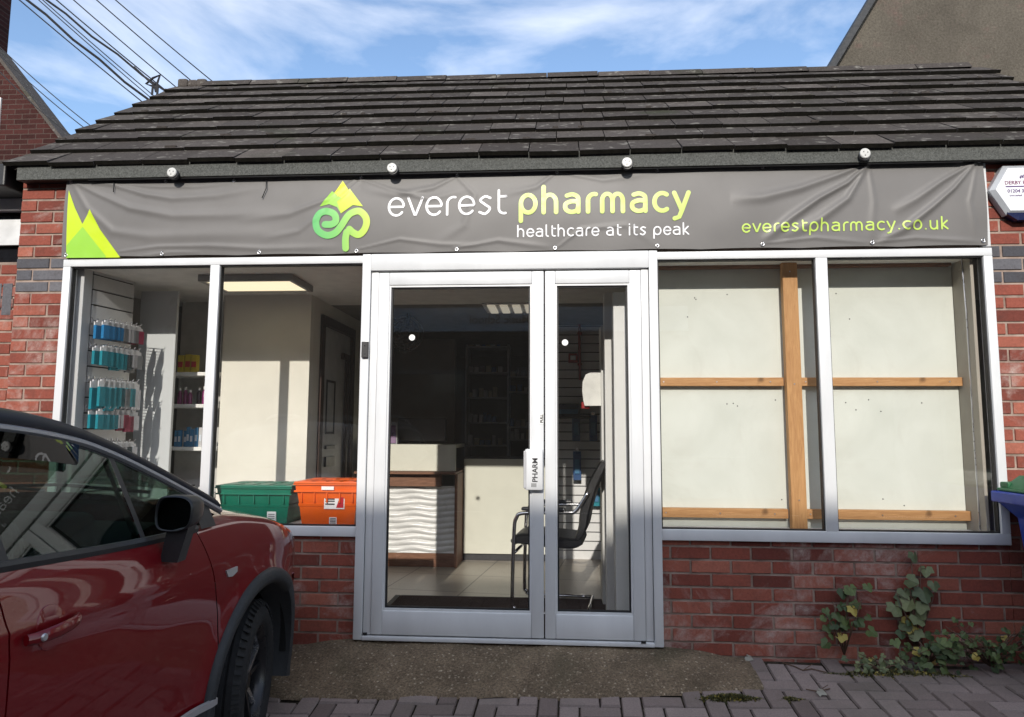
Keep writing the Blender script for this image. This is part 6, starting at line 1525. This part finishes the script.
# --- wheels
TYR = plain('tyre_rubber', (.016, .016, .017), .75, 0, .3, .2, 30, .2); RIMM = plain('dark_alloy', (.03, .03, .033), .3, .6, .5, .1); RIMS = plain('machined_alloy', (.62, .62, .64), .22, .9, .5, .05)
def wheel(cx, cy, sx, steer):
    e = bpy.data.objects.new('wheel', None); COL.objects.link(e); e.parent = car; e.location = (sx*cx, cy, WZ); e.rotation_euler = (0, 0, steer); e.empty_display_size = .1
    R0 = .342; w_ = .108
    prof = [(.222, w_*.80), (.235, w_*.95), (.262, w_*1.06), (.290, w_*1.03), (.312, w_*.92), (.324, w_*.82)]
    tread = []
    for k, x in enumerate((.76, .50, .47, .44, .41, .12, .09, -.09, -.12, -.41, -.44, -.47, -.50, -.76)):
        pass
    th = [(R0-.002, w_*.74), (R0, w_*.52), (R0-.008, w_*.50), (R0-.008, w_*.42), (R0, w_*.40), (R0+.001, w_*.10), (R0-.008, w_*.08), (R0-.008, -w_*.08), (R0+.001, -w_*.10), (R0, -w_*.40), (R0-.008, -w_*.42), (R0-.008, -w_*.50), (R0, -w_*.52), (R0-.002, -w_*.74)]
    full = prof+th+[(r, -x) for r, x in prof[::-1]]
    g = MB(); g.lathe([(r, x*sx) for r, x in full], (0, 0, 0), 'x', 72)
    for k in range(60):   # shoulder blocks
        a = 2*pi*k/60; 
        for s_ in (1, -1):
            c_, s2 = cos(a), sin(a); c3, s3 = cos(a+.045), sin(a+.045)
            g.hexa([(s_*w_*.74, r*cc, r*ss) for r, cc, ss in ((R0-.006, c_, s2), (R0-.006, c3, s3), (R0+.0035, c3, s3), (R0+.0035, c_, s2))]+[(s_*w_*.97, r*cc, r*ss) for r, cc, ss in ((R0-.026, c_, s2), (R0-.026, c3, s3), (R0-.016, c3, s3), (R0-.016, c_, s2))])
    ty = g.build('tyre', TYR, e, 35)
    g = MB(); o_ = sx*1.0
    g.lathe([(.224, -w_*.85*o_), (.214, -w_*.7*o_), (.200, w_*.45*o_), (.206, w_*.70*o_), (.224, w_*.86*o_), (.228, w_*.86*o_), (.228, w_*.80*o_)], (0, 0, 0), 'x', 60)
    g.lathe([(0, w_*.60*o_), (.032, w_*.62*o_), (.046, w_*.48*o_), (.05, w_*.1*o_), (0, w_*.1*o_)], (0, 0, 0), 'x', 30)
    rm = g.build('rim', RIMM, e, 40)
    for k in range(5):
        for dlt in (-.17, .17):
            a = 2*pi*k/5+.3; a1 = a+dlt*1.25; p0 = (.040, a+dlt*.9); p1 = (.206, a1)
            def pp(r, an, wd, x): return [(x, r*cos(an)-wd*sin(an), r*sin(an)+wd*cos(an)), (x, r*cos(an)+wd*sin(an), r*sin(an)-wd*cos(an))]
            f0 = pp(*p0, .012, w_*.50*o_); f1 = pp(*p1, .009, w_*.62*o_); b0 = pp(*p0, .016, w_*.15*o_); b1 = pp(*p1, .014, w_*.30*o_)
            g = MB(); g.hexa([b0[0], b0[1], b1[1], b1[0], f0[0], f0[1], f1[1], f1[0]]); g.build('spoke', RIMS if dlt > 0 else RIMM, e)
    g = MB(); g.lathe([(0, -.02*o_), (.15, -.02*o_), (.15, .0), (0, .0)], (0, 0, 0), 'x', 40); g.build('brake_disc', plain('brake_steel', (.25, .24, .23), .35, .8), e, 40)
    return e
ST = radians(11.5)
wheel(.775, 0, 1, ST); wheel(.775, 0, -1, ST); wheel(.775, WB, 1, 0); wheel(.775, WB, -1, 0)
# --- cabin
SEAT = plain('seat_cloth', (.03, .03, .032), .85, 0, .2, .2, 60, .3)
g = MB(); rows = []
for i in range(9):
    t = i/8; rows.append([(.76*j/10, -.52-.36*t+.05*(1-(j/10)**2), 1.08+.02*sin(t*pi)-.10*t*t*t+.0*j) for j in range(-10, 11)])
g.grid(rows); g.box(-.76, .76, -.88, -.60, .50, .96); g.bbox(.18, .52, -.80, -.62, 1.0, 1.13, .03); g.build('dashboard', plain('dash_plastic', (.02, .02, .022), .6), car, 40)
g = MB(); c = (.35, -1.02, .98); g.tube([(c[0]+.185*cos(t), c[1]+.185*sin(t)*.40, c[2]+.185*sin(t)*.92) for t in [k*2*pi/32 for k in range(32)]], .016, 8, closed=True)
g.hexa([(.25, -1.0, .89), (.45, -1.0, .89), (.45, -.97, .89), (.25, -.97, .89), (.25, -1.03, .98), (.45, -1.03, .98), (.45, -1.0, .98), (.25, -1.0, .98)]); g.tube([(.35, -1.0, .93), (.35, -.78, .84)], .03, 8); g.build('steering_wheel', BLK, car, 40)
for sx in (.36, -.36):
    for a0 in (-1.45, -2.35):
        g = MB(); g.bbox(sx-.25, sx+.25, a0-.05, a0+.42, .42, .58, .05); g.hexa([(sx-.24, a0-.16, .52), (sx+.24, a0-.16, .52), (sx+.24, a0, .52), (sx-.24, a0, .52), (sx-.20, a0-.30, 1.12), (sx+.20, a0-.30, 1.12), (sx+.20, a0-.20, 1.12), (sx-.20, a0-.20, 1.12)])
        g.bbox(sx-.12, sx+.12, a0-.36, a0-.25, 1.16, 1.33, .04); g.tube([(sx-.05, a0-.29, 1.1), (sx-.05, a0-.30, 1.18)], .006, 5); g.tube([(sx+.05, a0-.29, 1.1), (sx+.05, a0-.30, 1.18)], .006, 5); g.build('seat', SEAT, car, 40)
g = MB(); g.box(-.78, .78, -3.1, -.5, .30, .34); g.build('cabin_floor', DARK, car)
